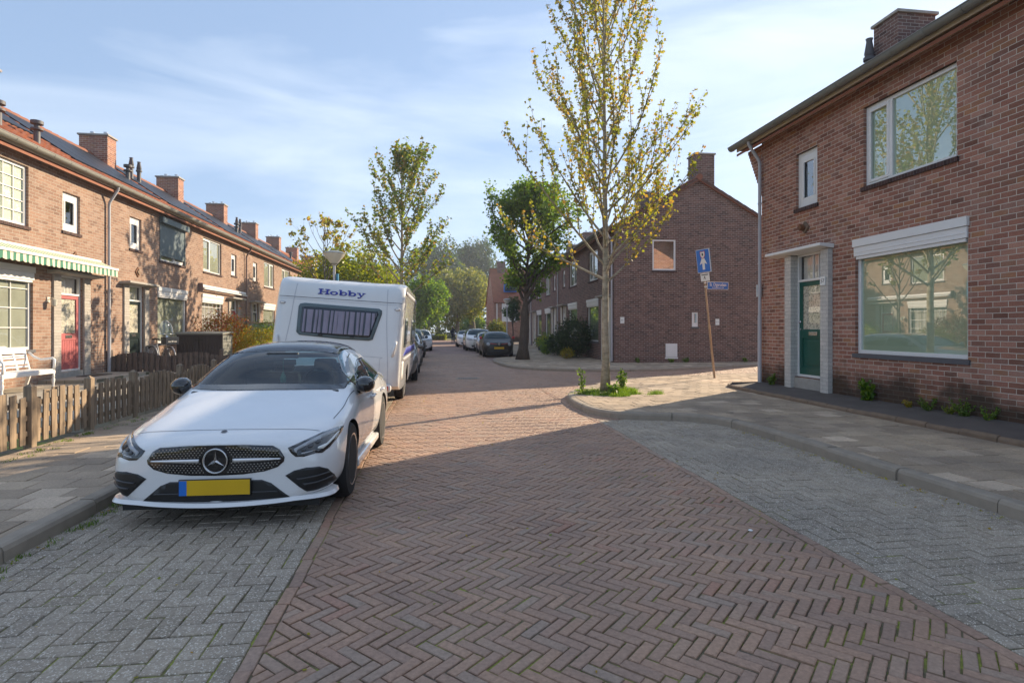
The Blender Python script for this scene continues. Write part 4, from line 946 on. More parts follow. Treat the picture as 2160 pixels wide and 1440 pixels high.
    dsh = MB(); dsh.prism([(-.70, 1.10, .90), (.70, 1.10, .90), (.70, 1.45, .915), (.55, 1.62, .89), (-.55, 1.62, .89), (-.70, 1.45, .915)], (0, 0, -.25)); dsh.build('dashboard', 'cabin_dark', r, bevel=.02)
    sw_ = MB(); Mx = Matrix.Translation((.34, 1.78, .90)) @ Matrix.Rotation(R(68), 4, 'X')
    sw_.tube([Mx @ Vector((.18*math.cos(t*math.pi/16), .18*math.sin(t*math.pi/16), 0)) for t in range(33)], .014, 8, cap=False); sw_.tube([Mx @ Vector((-.17, 0, 0)), Mx @ Vector((.17, 0, 0))], .018, 6); sw_.tube([Mx @ Vector((0, 0, 0)), Mx @ Vector((0, -.17, 0))], .018, 6); sw_.build('steering_wheel', 'seat_cloth', r, smooth=True)
    for sx in (-1, 1):
        for yy, ww in ((2.05, .22), (2.75, .20)):
            q_ = MB(); q_.box((sx*.34-ww, yy, .5), (sx*.34+ww, yy+.13, 1.0 if yy < 2.5 else .95)); q_.box((sx*.34-.13, yy+.03, (1.02 if yy < 2.5 else .96)), (sx*.34+.13, yy+.11, 1.15 if yy < 2.5 else 1.06)); q_.build('seat', 'seat_cloth', r, bevel=.04)
    MB().tube([(0, 1.66, 1.16), (0, 1.66, 1.02)], .003, 4).lathe([(.0, .92), (.03, .93), (.035, .97), (.012, 1.03), (0, 1.035)], 10, (0, 1.66, 0)).build('air_freshener', 'awning_green', r)
    w2b = MB().box((-.17, 1.62, 1.175), (.17, 1.68, 1.235)).build('camera_housing', 'black_plastic', r, bevel=.02)
    bd = [(-.80, .915), (-.715, 1.05), (-.625, 1.20), (-.595, 1.252), (-.3, 1.284), (0, 1.294), (.3, 1.284), (.595, 1.252), (.625, 1.20), (.715, 1.05), (.80, .915), (.4, .91), (0, .912), (-.4, .91)]
    def ring(outer, inner, ax, nm, mt, off):
        n = len(outer); O = smoothpath(outer+[outer[0]], 4); I = smoothpath(inner+[inner[0]], 4); V = []; F = []
        for a_, b_ in zip(O, I):
            for q in (a_, b_):
                h = bv.ray_cast(Vector((q[0], -9, q[1])), Vector((0, 1, 0)))
                if h[0] is None: V.append(V[-2] if len(V) > 1 else Vector((0, 0, 0))); continue
                nn = h[1] if h[1].y < 0 else -h[1]; V.append(h[0]+nn*off)
        for i in range(len(O)-1): F.append((2*i, 2*i+2, 2*i+3, 2*i+1))
        m = MB(); m.add(V, F); o = m.build(nm, mt, r); sm = o.modifiers.new('s', 'SOLIDIFY'); sm.thickness = .006; sm.offset = -1; return o
    ring(bd, [(x*.955, 1.085+(z-1.085)*.88) for x, z in ws], 'front', 'windscreen_frame', 'gloss_black', .007)
    P([(-.56, 2.02), (0, 1.98), (.56, 2.02), (.575, 2.9), (.55, 3.35), (0, 3.45), (-.55, 3.35), (-.575, 2.9)], 'top', 'sunroof', 'roof_glass', .006, step=.08)
    m = MB(); m.lathe([(.0, 0), (.10, .01), (.12, .05), (.10, .09), (0, .1)], 14, (0, 1.8, 1.12), 'z', Matrix.Diagonal((1, 1, 1, 1)))
    for s, ax in ((1, 'side+'), (-1, 'side-')):
        sg = [(1.60, .84), (1.82, .95), (2.12, 1.055), (2.55, 1.12), (3.0, 1.125), (3.42, 1.05), (3.72, .95), (3.5, .895), (3.0, .865), (2.2, .845)]
        g = P(sg, ax, 'side_window', 'car_glass', .005)
        P([(1.56, .83), (1.80, .962), (2.10, 1.07), (2.54, 1.136), (3.01, 1.14), (3.45, 1.064), (3.78, .95), (3.52, .882), (3.0, .85), (2.2, .83)], ax, 'window_frame', 'gloss_black', .0025)
        P([(2.62, .86), (2.67, .86), (2.74, 1.125), (2.70, 1.125)], ax, 'door_pillar', 'gloss_black', .008, step=.03)
        P([(1.60, .838), (2.2, .842), (3.0, .863), (3.52, .892), (3.52, .882), (3.0, .852), (2.2, .831), (1.60, .828)], ax, 'window_trim', 'steel', .008)
        SS([(1.50, .86), (1.53, .60), (1.45, .30)], .006, ax, 'door_gap', 'black_plastic', .002)
        SS([(2.62, .84), (2.60, .55), (2.58, .24)], .006, ax, 'door_gap', 'black_plastic', .002)
        SS([(3.45, .86), (3.30, .70), (3.12, .5), (3.05, .24)], .006, ax, 'door_gap', 'black_plastic', .002)
        for y in (2.42*K, 3.30*K):
            h = bv.ray_cast(Vector((s*9, y, .735)), Vector((-s, 0, 0)))[0]; MB().tube([(h.x, y-.09, .735), (h.x+s*.035, y-.07, .737), (h.x+s*.035, y+.07, .742), (h.x, y+.09, .742)], [.012, .014, .014, .012], 8).build('door_handle', 'paint_white', r, smooth=True)
        sk = MB(); sk.box((s*.80, 1.17, .155), (s*.885, 2.6, .235)); sk.build('side_skirt', 'paint_white', r, bevel=.02)
        # mirror
        mm = MB(); prof = [(0.005, 0), (.07, .01), (.10, .05), (.105, .10), (.09, .15), (.05, .19), (.01, .2)]
        M_ = Matrix.Translation((s*.90, 1.78, .925)) @ Matrix.Rotation(R(-90)*s, 4, 'Y').inverted() @ Matrix.Diagonal((.66, .62, 1, 1))
        mm.lathe(prof, 24, M=Matrix.Translation((s*.825, 1.40, .925)) @ Matrix.Rotation(s*R(90), 4, 'Y') @ Matrix.Rotation(R(8), 4, 'X') @ Matrix.Diagonal((.80, 1.0, .92, 1)))
        MI = mm.build('wing_mirror', 'gloss_black', r, smooth=True, auto=60); MB().tube([(s*.82, 1.44, .84), (s*.93, 1.42, .89)], [.03, .035], 8).build('stem', 'gloss_black', MI, smooth=True)
        # headlights
        hl = [(.53, .582), (.555, .545), (.59, .515), (.65, .512), (.73, .528), (.775, .522), (.815, .55), (.845, .59), (.862, .63), (.860, .660), (.83, .667), (.74, .655), (.63, .618)]
        q = lambda poly: [(s*x, z) for x, z in poly] if s > 0 else [(s*x, z) for x, z in poly][::-1]
        H = P(q(hl), 'front', 'headlight', 'gloss_black', .004, step=.03)
        P(q([(.575, .572), (.64, .600), (.74, .640), (.82, .656), (.850, .650), (.84, .640), (.80, .632), (.74, .612), (.66, .584), (.60, .56), (.60, .54), (.585, .55)]), 'front', 'lens', 'lens_clear', .009, H, step=.03)
        P(q([(.775, .55), (.80, .568), (.830, .60), (.85, .638), (.836, .632), (.815, .605), (.79, .580), (.74, .566), (.74, .556)]), 'front', 'light_bar', 'sign_white', .010, H, step=.03)
        for cx, cz in ((.645, .562), (.69, .580), (.735, .60)): 
            P(q([(cx+.018*math.cos(t*math.pi/4), cz+.013*math.sin(t*math.pi/4)) for t in range(8)]), 'front', 'reflector', 'fin_grey', .010, H, step=.02)
        P(q([(.63, .538), (.73, .550), (.73, .545), (.63, .532)]), 'front', 'light_line', 'steel', .010, H, step=.04)
        # side intakes
        si = [(.515, .378), (.58, .412), (.67, .43), (.76, .425), (.812, .395), (.845, .33), (.85, .275), (.80, .25), (.73, .243), (.67, .245), (.62, .285)]
        I = P(q(si), 'front', 'side_intake', 'black_plastic', .004, step=.03)
        P(q([(.60, .352), (.72, .362), (.82, .372), (.822, .366), (.72, .354), (.61, .343)]), 'front', 'fin', 'fin_grey', .016, I, step=.03)
        P(q([(.645, .312), (.74, .316), (.835, .332), (.835, .326), (.74, .308), (.66, .302)]), 'front', 'fin', 'fin_grey', .016, I, step=.03)
        SS([(s*.80, .72), (s*.79, 1.0), (s*.80, 1.3), (s*.83, 1.55)] if 0 else [(s*.775, .60), (s*.80, .95), (s*.80, 1.25), (s*.815, 1.50)], .006, 'top', 'bonnet_gap', 'black_plastic', .002)
        for (yy) in (wb0, wb1): wheel(r, (s*.79, yy, wr), wr, .21, s)
    SS([(-.72, .30), (-.4, .235), (0, .215), (.4, .235), (.72, .30)], .005, 'top', 'bonnet_gap', 'fin_grey', .002)
    # grille
    gr = [(-.42, .602), (-.2, .615), (0, .617), (.2, .615), (.42, .602), (.47, .575), (.51, .515), (.505, .485), (.46, .445), (.36, .415), (.2, .397), (0, .392), (-.2, .397), (-.36, .415), (-.46, .445), (-.505, .485), (-.51, .515), (-.47, .575)]
    G = P(gr, 'front', 'grille', 'gloss_black', .004, step=.04)
    def inside(x, z, poly):
        c = False; j = len(poly)-1
        for i in range(len(poly)):
            if (poly[i][1] > z) != (poly[j][1] > z) and x < (poly[j][0]-poly[i][0])*(z-poly[i][1])/(poly[j][1]-poly[i][1])+poly[i][0]: c = not c
            j = i
        return c
    gi = [(x*.965, .505+(z-.505)*.9) for x, z in gr]; sm = MB()
    for row in range(14):
        for col in range(-22, 23):
            x = col*.026+(.013 if row % 2 else 0); z = .40+row*.0165+.10*x*x*(-1 if row > 6 else 1)*.8
            if not inside(x, z, gi) or math.hypot(x, z-.503) < .112 or abs(z-.503) < .016: continue
            h = bv.ray_cast(Vector((x, -5, z)), Vector((0, 1, 0)))[0]
            if h is None: continue
            sm.box((x-.0045, h.y-.010, z-.0032), (x+.0045, h.y-.002, z+.0032))
    sm.build('studs', 'steel', G)
    for s in (1, -1):
        bp = [(s*.125, .490), (s*.3, .494), (s*.475, .503), (s*.485, .507), (s*.475, .511), (s*.3, .515), (s*.125, .516)]
        P(bp, 'front', 'grille_bar', 'chrome', .014, G, step=.03)
    h = bv.ray_cast(Vector((0, -5, .5)), Vector((0, 1, 0)))[0]; y = h.y-.012
    e = MB(); n = 40
    e.lathe([(.094, 0), (.094, -.01), (.089, -.016), (.083, -.012), (.081, 0)], n, (0, y, .503), 'y'); e.build('badge_ring', 'steel', G, smooth=True)
    MB().lathe([(.082, .004), (.082, -.004), (.001, -.005)], n, (0, y, .503), 'y').build('badge_disc', 'gloss_black', G)
    st_ = MB()
    for k in range(3):
        a = math.pi/2+k*2*math.pi/3; tip = Vector((math.cos(a)*.078, 0, math.sin(a)*.078)); l = Vector((math.cos(a+math.pi/3)*.013, 0, math.sin(a+math.pi/3)*.013)); r_ = Vector((math.cos(a-math.pi/3)*.013, 0, math.sin(a-math.pi/3)*.013)); c = Vector((0, -.014, 0)); z0 = Vector((0, 0, 0))
        st_.add([c, l, tip, r_, z0], [(0, 1, 2), (0, 2, 3)])
    s2 = st_.build('badge_star', 'steel', G, fixn=False); s2.location = (0, y-.006, .503)
    h = bv.ray_cast(Vector((0, .15, 5)), Vector((0, 0, -1))); e = MB(); e.lathe([(.026, 0), (.026, .003), (.02, .004), (.001, .004)], 20, (0, 0, 0), 'z'); q = e.build('bonnet_badge', 'steel', r); q.location = h[0]; q.rotation_euler = Vector((0, 0, 1)).rotation_difference(h[1]).to_euler()
    MB().lathe([(.021, .004), (.021, .0052), (.001, .0052)], 20).build('badge_centre', 'lead', q)
    # lower intake, lip, plate
    P([(-.34, .352), (.34, .352), (.41, .325), (.55, .212), (.3, .20), (0, .197), (-.3, .20), (-.55, .212), (-.41, .325)], 'front', 'lower_intake', 'black_plastic', .004, step=.04)
    P([(-.45, .268), (.45, .268), (.46, .262), (-.46, .262)], 'front', 'intake_bar', 'fin_grey', .015, step=.05)
    lip = MB(); pts = [(.868, .30), (.862, .20), (.82, .115), (.70, .045), (.5, -.005), (.25, -.035), (0, -.045)]; full = smoothpath([(-x, y_) for x, y_ in pts]+[(x, y_) for x, y_ in pts[::-1][1:]], 5)
    inn = [(x*.90, y_+.07) for x, y_ in full]; V = []; n = len(full)
    for (x, y_), (xi, yi) in zip(full, inn): zz = .168+.02*min(1, abs(x)/.6)**2; V += [(x, y_, zz), (x*.985, y_+.012, zz+.028), (xi, yi, zz+.032), (xi, yi, zz)]
    F = [(i*4+a, i*4+(a+1) % 4, i*4+4+(a+1) % 4, i*4+4+a) for i in range(n-1) for a in range(4)]; lip.add(V, F); lip.build('front_lip', 'paint_white', r, smooth=True, auto=50)
    lp_ = MB(); V = []
    for (x, y_), (xi, yi) in zip(full, inn): zz = .155+.02*min(1, abs(x)/.6)**2; V += [(x*.985, y_+.012, zz), (x*.985, y_+.01, zz+.016), (xi, yi, zz+.016), (xi, yi, zz)]
    lp_.add(V, F); lp_.build('splitter', 'black_plastic', r)
    MB().box((-.75, .12, .12), (.75, 3.75, .2)).build('underbody', 'black_plastic', r)
    h = bv.ray_cast(Vector((0, -5, .32)), Vector((0, 1, 0)))[0]
    pl = MB().box((-.268, -.014, .248), (.268, 0, .372)).build('plate_holder', 'black_plastic', r, bevel=.004); pl.location = (0, h.y-.012, 0)
    q = MB().box((-.26, -.018, .255), (.26, -.0142, .366)).build('number_plate', 'plate_yellow', pl, bevel=.003); MB().box((-.26, -.0195, .256), (-.205, -.0182, .365)).build('blue_band', 'sign_blue', pl)
    # cabin seen through the windscreen: mirror housing
    MB().box((-.12, 1.70, 1.10), (.12, 1.72, 1.16)).build('rear_view_mirror', 'black_plastic', r, bevel=.02)
    return r, bv
HERO, HBV = hero()
# ---------- generic parked cars
def car(label, x, y, L, Wd, H, mat, kind='hatch', faceY=-1, front='plain', plate_=True, group='parked cars', rz=0, mirror_mat=None, hood=None, grille=True):
    r = empty('parked_car' if kind != 'van' else 'parked_van', (x, y, 0), rz, label, 'car' if kind != 'van' else 'van', group)
    w = Wd/2; hz = hood or {'hatch': .95, 'estate': .92, 'van': 1.05, 'suv': 1.02}[kind]; wh = .30 if kind != 'van' else .33
    y1, y2, y3, y4 = {'hatch': (.17, .32, .80, .97), 'estate': (.22, .40, .87, .98), 'van': (.14, .29, .94, .985), 'suv': (.21, .34, .87, .975)}[kind]
    y1, y2, y3, y4 = y1*L, y2*L, y3*L, y4*L
    zr = H; q = lambda yy, wi, zh, top, tw, tz: (yy, [(0, wh*.6), (w*.6, wh*.6), (w*wi*.95, wh*.65), (w*wi, .48), (w*wi*.99, zh), (w*tw, tz), (w*tw*.6, top-.02), (0, top)])
    st = [q(0, .62, .52, hz-.22, .5, hz-.27), q(.10, .86, .58, hz-.14, .68, hz-.19), q(.4, .98, .66, hz-.06, .82, hz-.10), q(y1*.8, 1, hz-.14, hz-.01, .86, hz-.05), q(y1, 1, hz-.11, hz+.03, .86, hz-.02),
          q((y1+y2)/2, 1, hz-.08, (hz+zr)/2+.05, .86, (hz+zr)/2-.04), q(y2, 1, hz-.06, zr-.02, .80, zr-.10), q((y2+y3)/2, 1, hz-.05, zr, .80, zr-.08), q(y3, 1, hz-.04, zr-.03, .80, zr-.12),
          q((y3+y4)/2+.05, .98, hz-.03, (zr+hz)/2+.12 if kind != 'van' else zr-.1, .74, (zr+hz)/2 if kind != 'van' else zr-.25), q(y4, .93, hz-.06, hz+.02, .80, hz-.02), q(L, .82, .62, hz-.2, .66, hz-.26)]
    o = loft(st, 2); wr = wh; a0, a1 = .17*L+.12, .82*L
    B, bv = body_mesh(o, [(yy, wr, wr+.045, s*w*.6, s*w*1.2) for yy in (a0, a1) for s in (1, -1)], r, mat)
    P = lambda poly, ax, nm, mt, off=.005, par=r, **k: patch(bv, poly, ax, nm, mt, par, off, **k)
    zt = zr-.10; zb = hz+.05; wt, wb_ = w*.70, w*.83
    P([(-wb_, zb), (-wt, zt), (-wt*.8, zt+.03), (wt*.8, zt+.03), (wt, zt), (wb_, zb), (wb_*.6, zb-.02), (-wb_*.6, zb-.02)], 'front', 'windscreen', 'car_glass')
    for s, ax in ((1, 'side+'), (-1, 'side-')):
        P([(y1+.22, hz-.01), (y2-.05, zr-.2), (y2+.2, zr-.15), (y3-.15, zr-.15), (y3+.1, zr-.26), (y4-.35, hz+.02)], ax, 'side_window', 'car_glass')
        P([((y1+y3)/2+.1, hz), ((y1+y3)/2+.16, hz), ((y1+y3)/2+.16, zr-.16), ((y1+y3)/2+.1, zr-.16)], ax, 'window_pillar', mat, .009)
        hlp = [(w*.52, hz-.31), (w*.55, hz-.22), (w*.78, hz-.16), (w*.90, hz-.17), (w*.90, hz-.28), (w*.76, hz-.34)] if front != 'round' else [(w*.68+.09*math.cos(t*math.pi/5), hz-.26+.085*math.sin(t*math.pi/5)) for t in range(10)]
        P([(s*a, b) for a, b in hlp], 'front', 'headlight', 'lens_clear', .008, step=.05)
        MB().lathe([(.0, 0), (.06, .01), (.085, .06), (.08, .13), (.0, .17)], 12, M=Matrix.Translation((s*w*.98, y1+.35, hz+.07)) @ Matrix.Rotation(s*R(90), 4, 'Y') @ Matrix.Diagonal((.9, .8, 1, 1))).build('wing_mirror', mirror_mat or mat, r, smooth=True)
        for yy in (a0, a1): wheel(r, (s*(w-.11), yy, wr), wr, .19, s, 'steel', 6)
        strip(bv, [((y1+y3)/2+.12, hz-.03), ((y1+y3)/2+.1, .35)], .012, ax, 'door_gap', 'black_plastic', r, .003); strip(bv, [(y1+.15, hz-.05), (y1+.12, .35)], .012, ax, 'door_gap', 'black_plastic', r, .003)
    if grille: P([(-w*.45, hz-.29), (w*.45, hz-.29), (w*.40, hz-.40), (-w*.40, hz-.40)], 'front', 'grille', 'black_plastic', .006, step=.08)
    P([(-w*.6, .40), (w*.6, .40), (w*.55, .28), (-w*.55, .28)], 'front', 'lower_grille', 'black_plastic', .006, step=.08)
    MB().box((-w*.8, .1, .12), (w*.8, L-.1, .24)).build('underbody', 'black_plastic', r)
    h = bv.ray_cast(Vector((0, -5, .50)), Vector((0, 1, 0)))[0]
    if plate_ and h: pl = MB().box((-.26, -.02, .44), (.26, -.005, .55)).build('number_plate', 'plate_yellow', r); pl.location = (0, h.y, 0)
    return r, bv
T, TB = car('small black hatchback with red mirrors and diamond badge, parked at right kerb', 3.36, 29.55, 3.6, 1.64, 1.38, 'paint_black', 'hatch', front='round', mirror_mat='sign_red', grille=False)
w_ = .82
h = TB.ray_cast(Vector((0, -5, .70)), Vector((0, 1, 0)))[0]
for s in (1, -1): patch(TB, [(s*.12, .70), (s*.46, .74), (s*.46, .725), (s*.12, .68)] , 'front', 'red_stripe', 'sign_red', T, .012)
m = MB(); y = (h.y if h else 0)-.02
m.prism([(0, y, .79), (-.055, y, .71), (0, y, .63), (.055, y, .71)], (0, -.012, 0)); m.build('badge', 'steel', T); MB().prism([(0, y-.013, .755), (-.028, y-.013, .71), (0, y-.013, .665), (.028, y-.013, .71)], (0, -.003, 0)).build('badge_centre', 'black_plastic', T)
car('silver hatchback half hidden behind the small black hatchback', 3.42, 34.6, 3.9, 1.66, 1.33, 'paint_silver', 'hatch')
car('tall white van parked behind the silver hatchback', 3.05, 38.3, 4.6, 1.9, 1.56, 'paint_white', 'van')
car('white car last in the row parked at the right kerb', 2.72, 47.0, 4.2, 1.75, 1.42, 'paint_white', 'suv')
car('dark grey estate car parked just behind the caravan', -1.36, 15.75, 4.5, 1.80, 1.36, 'paint_grey', 'estate', hood=.9)
car('silver blue hatchback between the grey estate and the dark people carrier', -1.32, 22.3, 3.9, 1.66, 1.42, 'paint_silver', 'hatch')
car('dark people carrier with pale roof edge parked on the left, fourth vehicle back', -1.36, 29.2, 4.3, 1.78, 1.56, 'paint_black', 'van', hood=1.0)
car('white car with chunky front parked on the left beyond the dark people carrier', -1.02, 38.6, 4.2, 1.80, 1.5, 'paint_white', 'suv')
car('farthest pale car in the left parking row', -1.15, 50.5, 4.2, 1.75, 1.45, 'paint_silver', 'hatch')
# ---------- caravan
def caravan():
    r = empty('caravan', (-1.78, 10.35, .06), R(-1.0), 'white touring caravan with blue lettering and curtained rear window', 'caravan')
    w = 1.13; z0 = .36; H = 2.55
    def sec(y, k, top, bot, inset_=0):
        W_ = w-inset_; return (y, [(0, bot), (W_*.6, bot), (W_*.97, bot+.02), (W_, bot+.18), (W_, 1.2), (W_*.995, top-.42), (W_*.965, top-.14), (W_*.86, top-.012), (W_*.5, top), (0, top)])
    st = [sec(0, 0, 1.05, .42, .03), sec(.015, 0, 1.10, .40, .02), sec(.06, 0, 1.75, z0, .012), sec(.16, 0, 2.12, z0, .008), sec(.30, 0, 2.36, z0, .004), sec(.50, 0, 2.50, z0), sec(.8, 0, H, z0), sec(2.4, 0, H, z0), sec(4.1, 0, H, z0), sec(4.5, 0, 2.45, z0), sec(4.75, 0, 2.0, z0, .02), sec(4.95, 0, 1.2, .42, .04)]
    # rear face leans forward with height: remap as explicit side profile
    prof = [(0.0, .30), (-.01, .50), (0.02, .9), (.09, 1.35), (.17, 1.75), (.22, 1.98), (.30, 2.17), (.44, 2.29), (.75, 2.345), (2.4, 2.36), (4.0, 2.34), (4.5, 2.2), (4.8, 1.85), (4.95, 1.1), (4.95, .35)]
    V = []; F = []
    xs = [-1.0, -.985, -.95, -.88, -.80, -.4, 0, .4, .80, .88, .95, .985, 1.0]
    def rnd(x): return 0 if abs(x) <= .88 else ((abs(x)-.88)/.12)**2.4*.10
    cy, cz = 2.4, 1.2
    for x in xs:
        d = rnd(x)
        for (y, z) in prof:
            v = Vector((cy-y, cz-z)); 
            k = d/max(.3, v.length); bump = .028 if abs(x) >= .80 and z > .5 and y < 1 else 0
            V.append((x*w, y+v.x*k*(1 if abs(v.x) > abs(v.y) else .4)-bump*.9, z+(v.y*k*(1 if abs(v.y) > abs(v.x) else .5) if z > .5 else 0)+bump*(.6 if z > 2 else 0)))
    n = len(prof)
    for i in range(len(xs)-1):
        for j in range(n-1): F.append((i*n+j, i*n+j+1, (i+1)*n+j+1, (i+1)*n+j))
        F.append((i*n+n-1, i*n, (i+1)*n, (i+1)*n+n-1))
    F.append(tuple(range(n))); F.append(tuple(range((len(xs)-1)*n, len(xs)*n))[::-1])
    me = bpy.data.meshes.new('body'); me.from_pydata(V, [], F); bm = bmesh.new(); bm.from_mesh(me); bmesh.ops.recalc_face_normals(bm, faces=bm.faces); bm.to_mesh(me); bm.free()
    o = bpy.data.objects.new('tmp', me); C.objects.link(o); s = o.modifiers.new('s', 'SUBSURF'); s.levels = 2; s.render_levels = 2; s.subdivision_type = 'CATMULL_CLARK'
    B, bv = body_mesh(o, [(2.05, .33, .42, sx*.8, sx*1.4) for sx in (1, -1)], r, 'caravan_white')
    P = lambda poly, ax, nm, mt, off=.004, par=r, **k: patch(bv, poly, ax, nm, mt, par, off, **k)
    fr = [(-.70, 1.17), (-.66, 1.12), (.50, 1.06), (.62, 1.09), (.80, 1.70), (.80, 1.78), (.75, 1.81), (-.62, 1.86), (-.70, 1.83), (-.73, 1.77)]
    fr = [(-.71, 1.33), (-.66, 1.285), (0, 1.25), (.54, 1.25), (.61, 1.275), (.735, 1.74), (.73, 1.80), (.68, 1.83), (-.62, 1.85), (-.70, 1.83), (-.72, 1.78)]
    Wn = P(fr, 'front', 'rear_window', 'shutter_blue', .016, step=.12)
    inn = [(-.655, 1.355), (-.62, 1.33), (0, 1.30), (.52, 1.30), (.565, 1.32), (.675, 1.73), (.66, 1.775), (-.61, 1.79), (-.66, 1.77)]
    P(inn, 'front', 'pane', 'caravan_pane', .022, Wn, step=.12)
    def face(x, z): return bv.ray_cast(Vector((x, -5, z)), Vector((0, 1, 0)))[0]
    m = MB()   # curtain folds just under the tinted acrylic
    vs = []; fs = []; k = 0
    for i in range(141):
        x = -.62+1.26*i/140; lo = 1.34; hi = 1.745
        if x > .54: lo = 1.34+(x-.54)*3.4
        for z in (lo, hi): h = face(x, z); vs.append((x+.02*(1.4-z)*math.sin(i*.2), h.y-.027-.007*math.sin(i*.62+1.2*math.sin(i*.23))-(.004 if 66 < i < 72 else 0), z))
    for i in range(140): fs.append((2*i, 2*i+2, 2*i+3, 2*i+1))
    m.add(vs, fs); m.build('curtain', 'caravan_curtain', Wn, smooth=True)
    for x in (-.3, .25): h = face(x, 1.3); MB().box((x-.04, h.y-.05, 1.29), (x+.04, h.y-.02, 1.315)).build('latch', 'black_plastic', Wn, bevel=.005)
    # seams, lights, handles
    strip(bv, [(-1.08, 1.955), (0, 1.955), (1.08, 1.955)], .010, 'front', 'seam', 'lead', r, .003); strip(bv, [(-1.08, 1.92), (0, 1.915), (1.08, 1.915)], .006, 'front', 'seam', 'pipe_grey', r, .003)
    for s in (1, -1):
        strip(bv, [(s*.80, 2.2), (s*.815, 1.9), (s*.84, 1.5), (s*.90, .9), (s*.92, .5)], .012, 'front', 'seam', 'pipe_grey', r, .003)
        h = face(s*1.0, 1.84); L_ = MB().lathe([(.055, 0), (.05, -.015), (.01, -.02)], 18, (0, 0, 0), 'y').build('marker_light', 'pipe_grey', r, smooth=True); L_.location = h; L_.scale = (1, 1, .5)
        MB().lathe([(.03, -.018), (.03, -.024), (.01, -.026)], 14, (0, 0, 0), 'y').build('lens', 'sign_white', L_)
        h = face(s*1.0, 1.12); g = MB().tube([(0, 0, .14), (0, -.045, .09), (0, -.05, -.09), (0, 0, -.14)], [.02, .028, .028, .02], 8).build('grab_handle', 'caravan_white', r, smooth=True); g.location = h; g.rotation_euler = (0, R(12)*s, 0)
        # tail lights
        wheel(r, (s*1.0, 2.05, .33), .33, .19, s, 'caravan_white', 6)
    strip(bv, [(-.9, .98), (0, .97), (.75, .965), (.76, .93), (.76, .7)], .008, 'front', 'seam', 'pipe_grey', r, .003)
    bmp = MB().box((-1.0, -.09, .36), (1.0, .12, .50)).build('bumper', 'caravan_white', r, bevel=.05)
    for s in (1, -1): MB().box((s*.62, -.10, .39), (s*.95, -.088, .47)).build('tail_light', 'sign_red', bmp, bevel=.004)
    MB().box((-.26, -.105, .40), (.26, -.092, .47)).build('number_plate', 'plate_yellow', bmp)
    MB().box((-.8, .3, .24), (.8, 4.6, .38)).tube([(0, 4.9, .38), (0, 6.0, .45)], .05, 8).tube([(-.9, .35, .30), (.9, .35, .30)], .03, 8).build('chassis', 'black_plastic', r)
    # side windows and stripes on the road side
    for a, b in ((.55, 1.15), (2.6, 3.9)):
        sw = P([(a, 1.15), (b, 1.15), (b, 1.7), (a, 1.7)], 'side+', 'side_window', 'shutter_blue', .012, step=.2); P([(a+.05, 1.2), (b-.05, 1.2), (b-.05, 1.65), (a+.05, 1.65)], 'side+', 'pane', 'caravan_pane', .02, sw, step=.2)
    P([(.5, .98), (1.3, 1.12), (4.6, 1.12), (4.6, .98), (1.3, .98)], 'side+', 'stripe', 'text_blue', .004, step=.3); P([(.5, .94), (4.6, .94), (4.6, .86), (.9, .86)], 'side+', 'stripe', 'pipe_grey', .004, step=.3)
    P([(.35, .55), (.75, .55), (.75, .88), (.35, .88)], 'side+', 'locker_door', 'sign_white', .006, step=.2)
    P([(.3, 2.2), (4.5, 2.2), (4.5, 2.13), (.33, 2.13)], 'side+', 'awning_rail', 'pipe_grey', .008, step=.3)
    MB().box((-.3, 1.6, 2.35), (.3, 2.2, 2.41)).build('roof_hatch', 'lead', r, bevel=.02)
    # lettering: wide slab serif
    L = MB(); T_ = .012
    def bar(x0, x1, z0, z1): L.box((x0, -T_, z0), (x1, 0, z1))
    def ring(cx, cz, rx, rz, tx, tz, n=28):
        for k in range(n):
            a, b = 2*math.pi*k/n, 2*math.pi*(k+1)/n; p = lambda t, i: (cx+(rx-(tx if i else 0))*math.cos(t), 0, cz+(rz-(tz if i else 0))*math.sin(t))
            L.prism([p(a, 0), p(b, 0), p(b, 1), p(a, 1)], (0, -T_, 0))
    Hh = .105; xh = .070
    bar(.022, .052, 0, Hh); bar(.125, .155, 0, Hh); bar(.052, .125, .047, .058)
    for a in (0, .103): bar(a, a+.075, 0, .012); bar(a, a+.075, Hh-.012, Hh)
    ring(.245, .034, .062, .036, .03, .009)
    for ox in (.335, .475): bar(ox+.0, ox+.028, 0, Hh); bar(ox-.016, ox, Hh-.012, Hh); ring(ox+.062, .034, .055, .036, .027, .009)
    for (x0, x1, za, zb, t) in ((.622, .665, .066, 0, .026), (.712, .650, .066, -.034, .012)): L.prism([(x0, 0, za), (x0+t, 0, za), (x1+t, 0, zb), (x1, 0, zb)], (0, -T_, 0))
    bar(.605, .662, .060, .070); bar(.690, .738, .060, .070); bar(.625, .655, -.036, -.026); ring(.632, -.026, .012, .010, .011, .009, 12)
    h = face(.02, 2.03); h1 = face(.02, 2.14); tilt = math.atan2(h1.y-h.y, .12)
    tx = L.build('lettering', 'text_blue', r); tx.location = (-.42, h.y-.006, 2.03); tx.rotation_euler = (-tilt, 0, 0); tx.scale = (1.12, 1, 1.0)
    r.rotation_euler = (0, R(3.6), R(-1.0))
    return r
t_ = NT('caravan_pane'); t_.base((.02, .028, .04)); t_.set(Roughness=.12)
plain('caravan_curtain', (.24, .22, .29), .8, var=.2, vs=5)
CARAVAN = caravan()
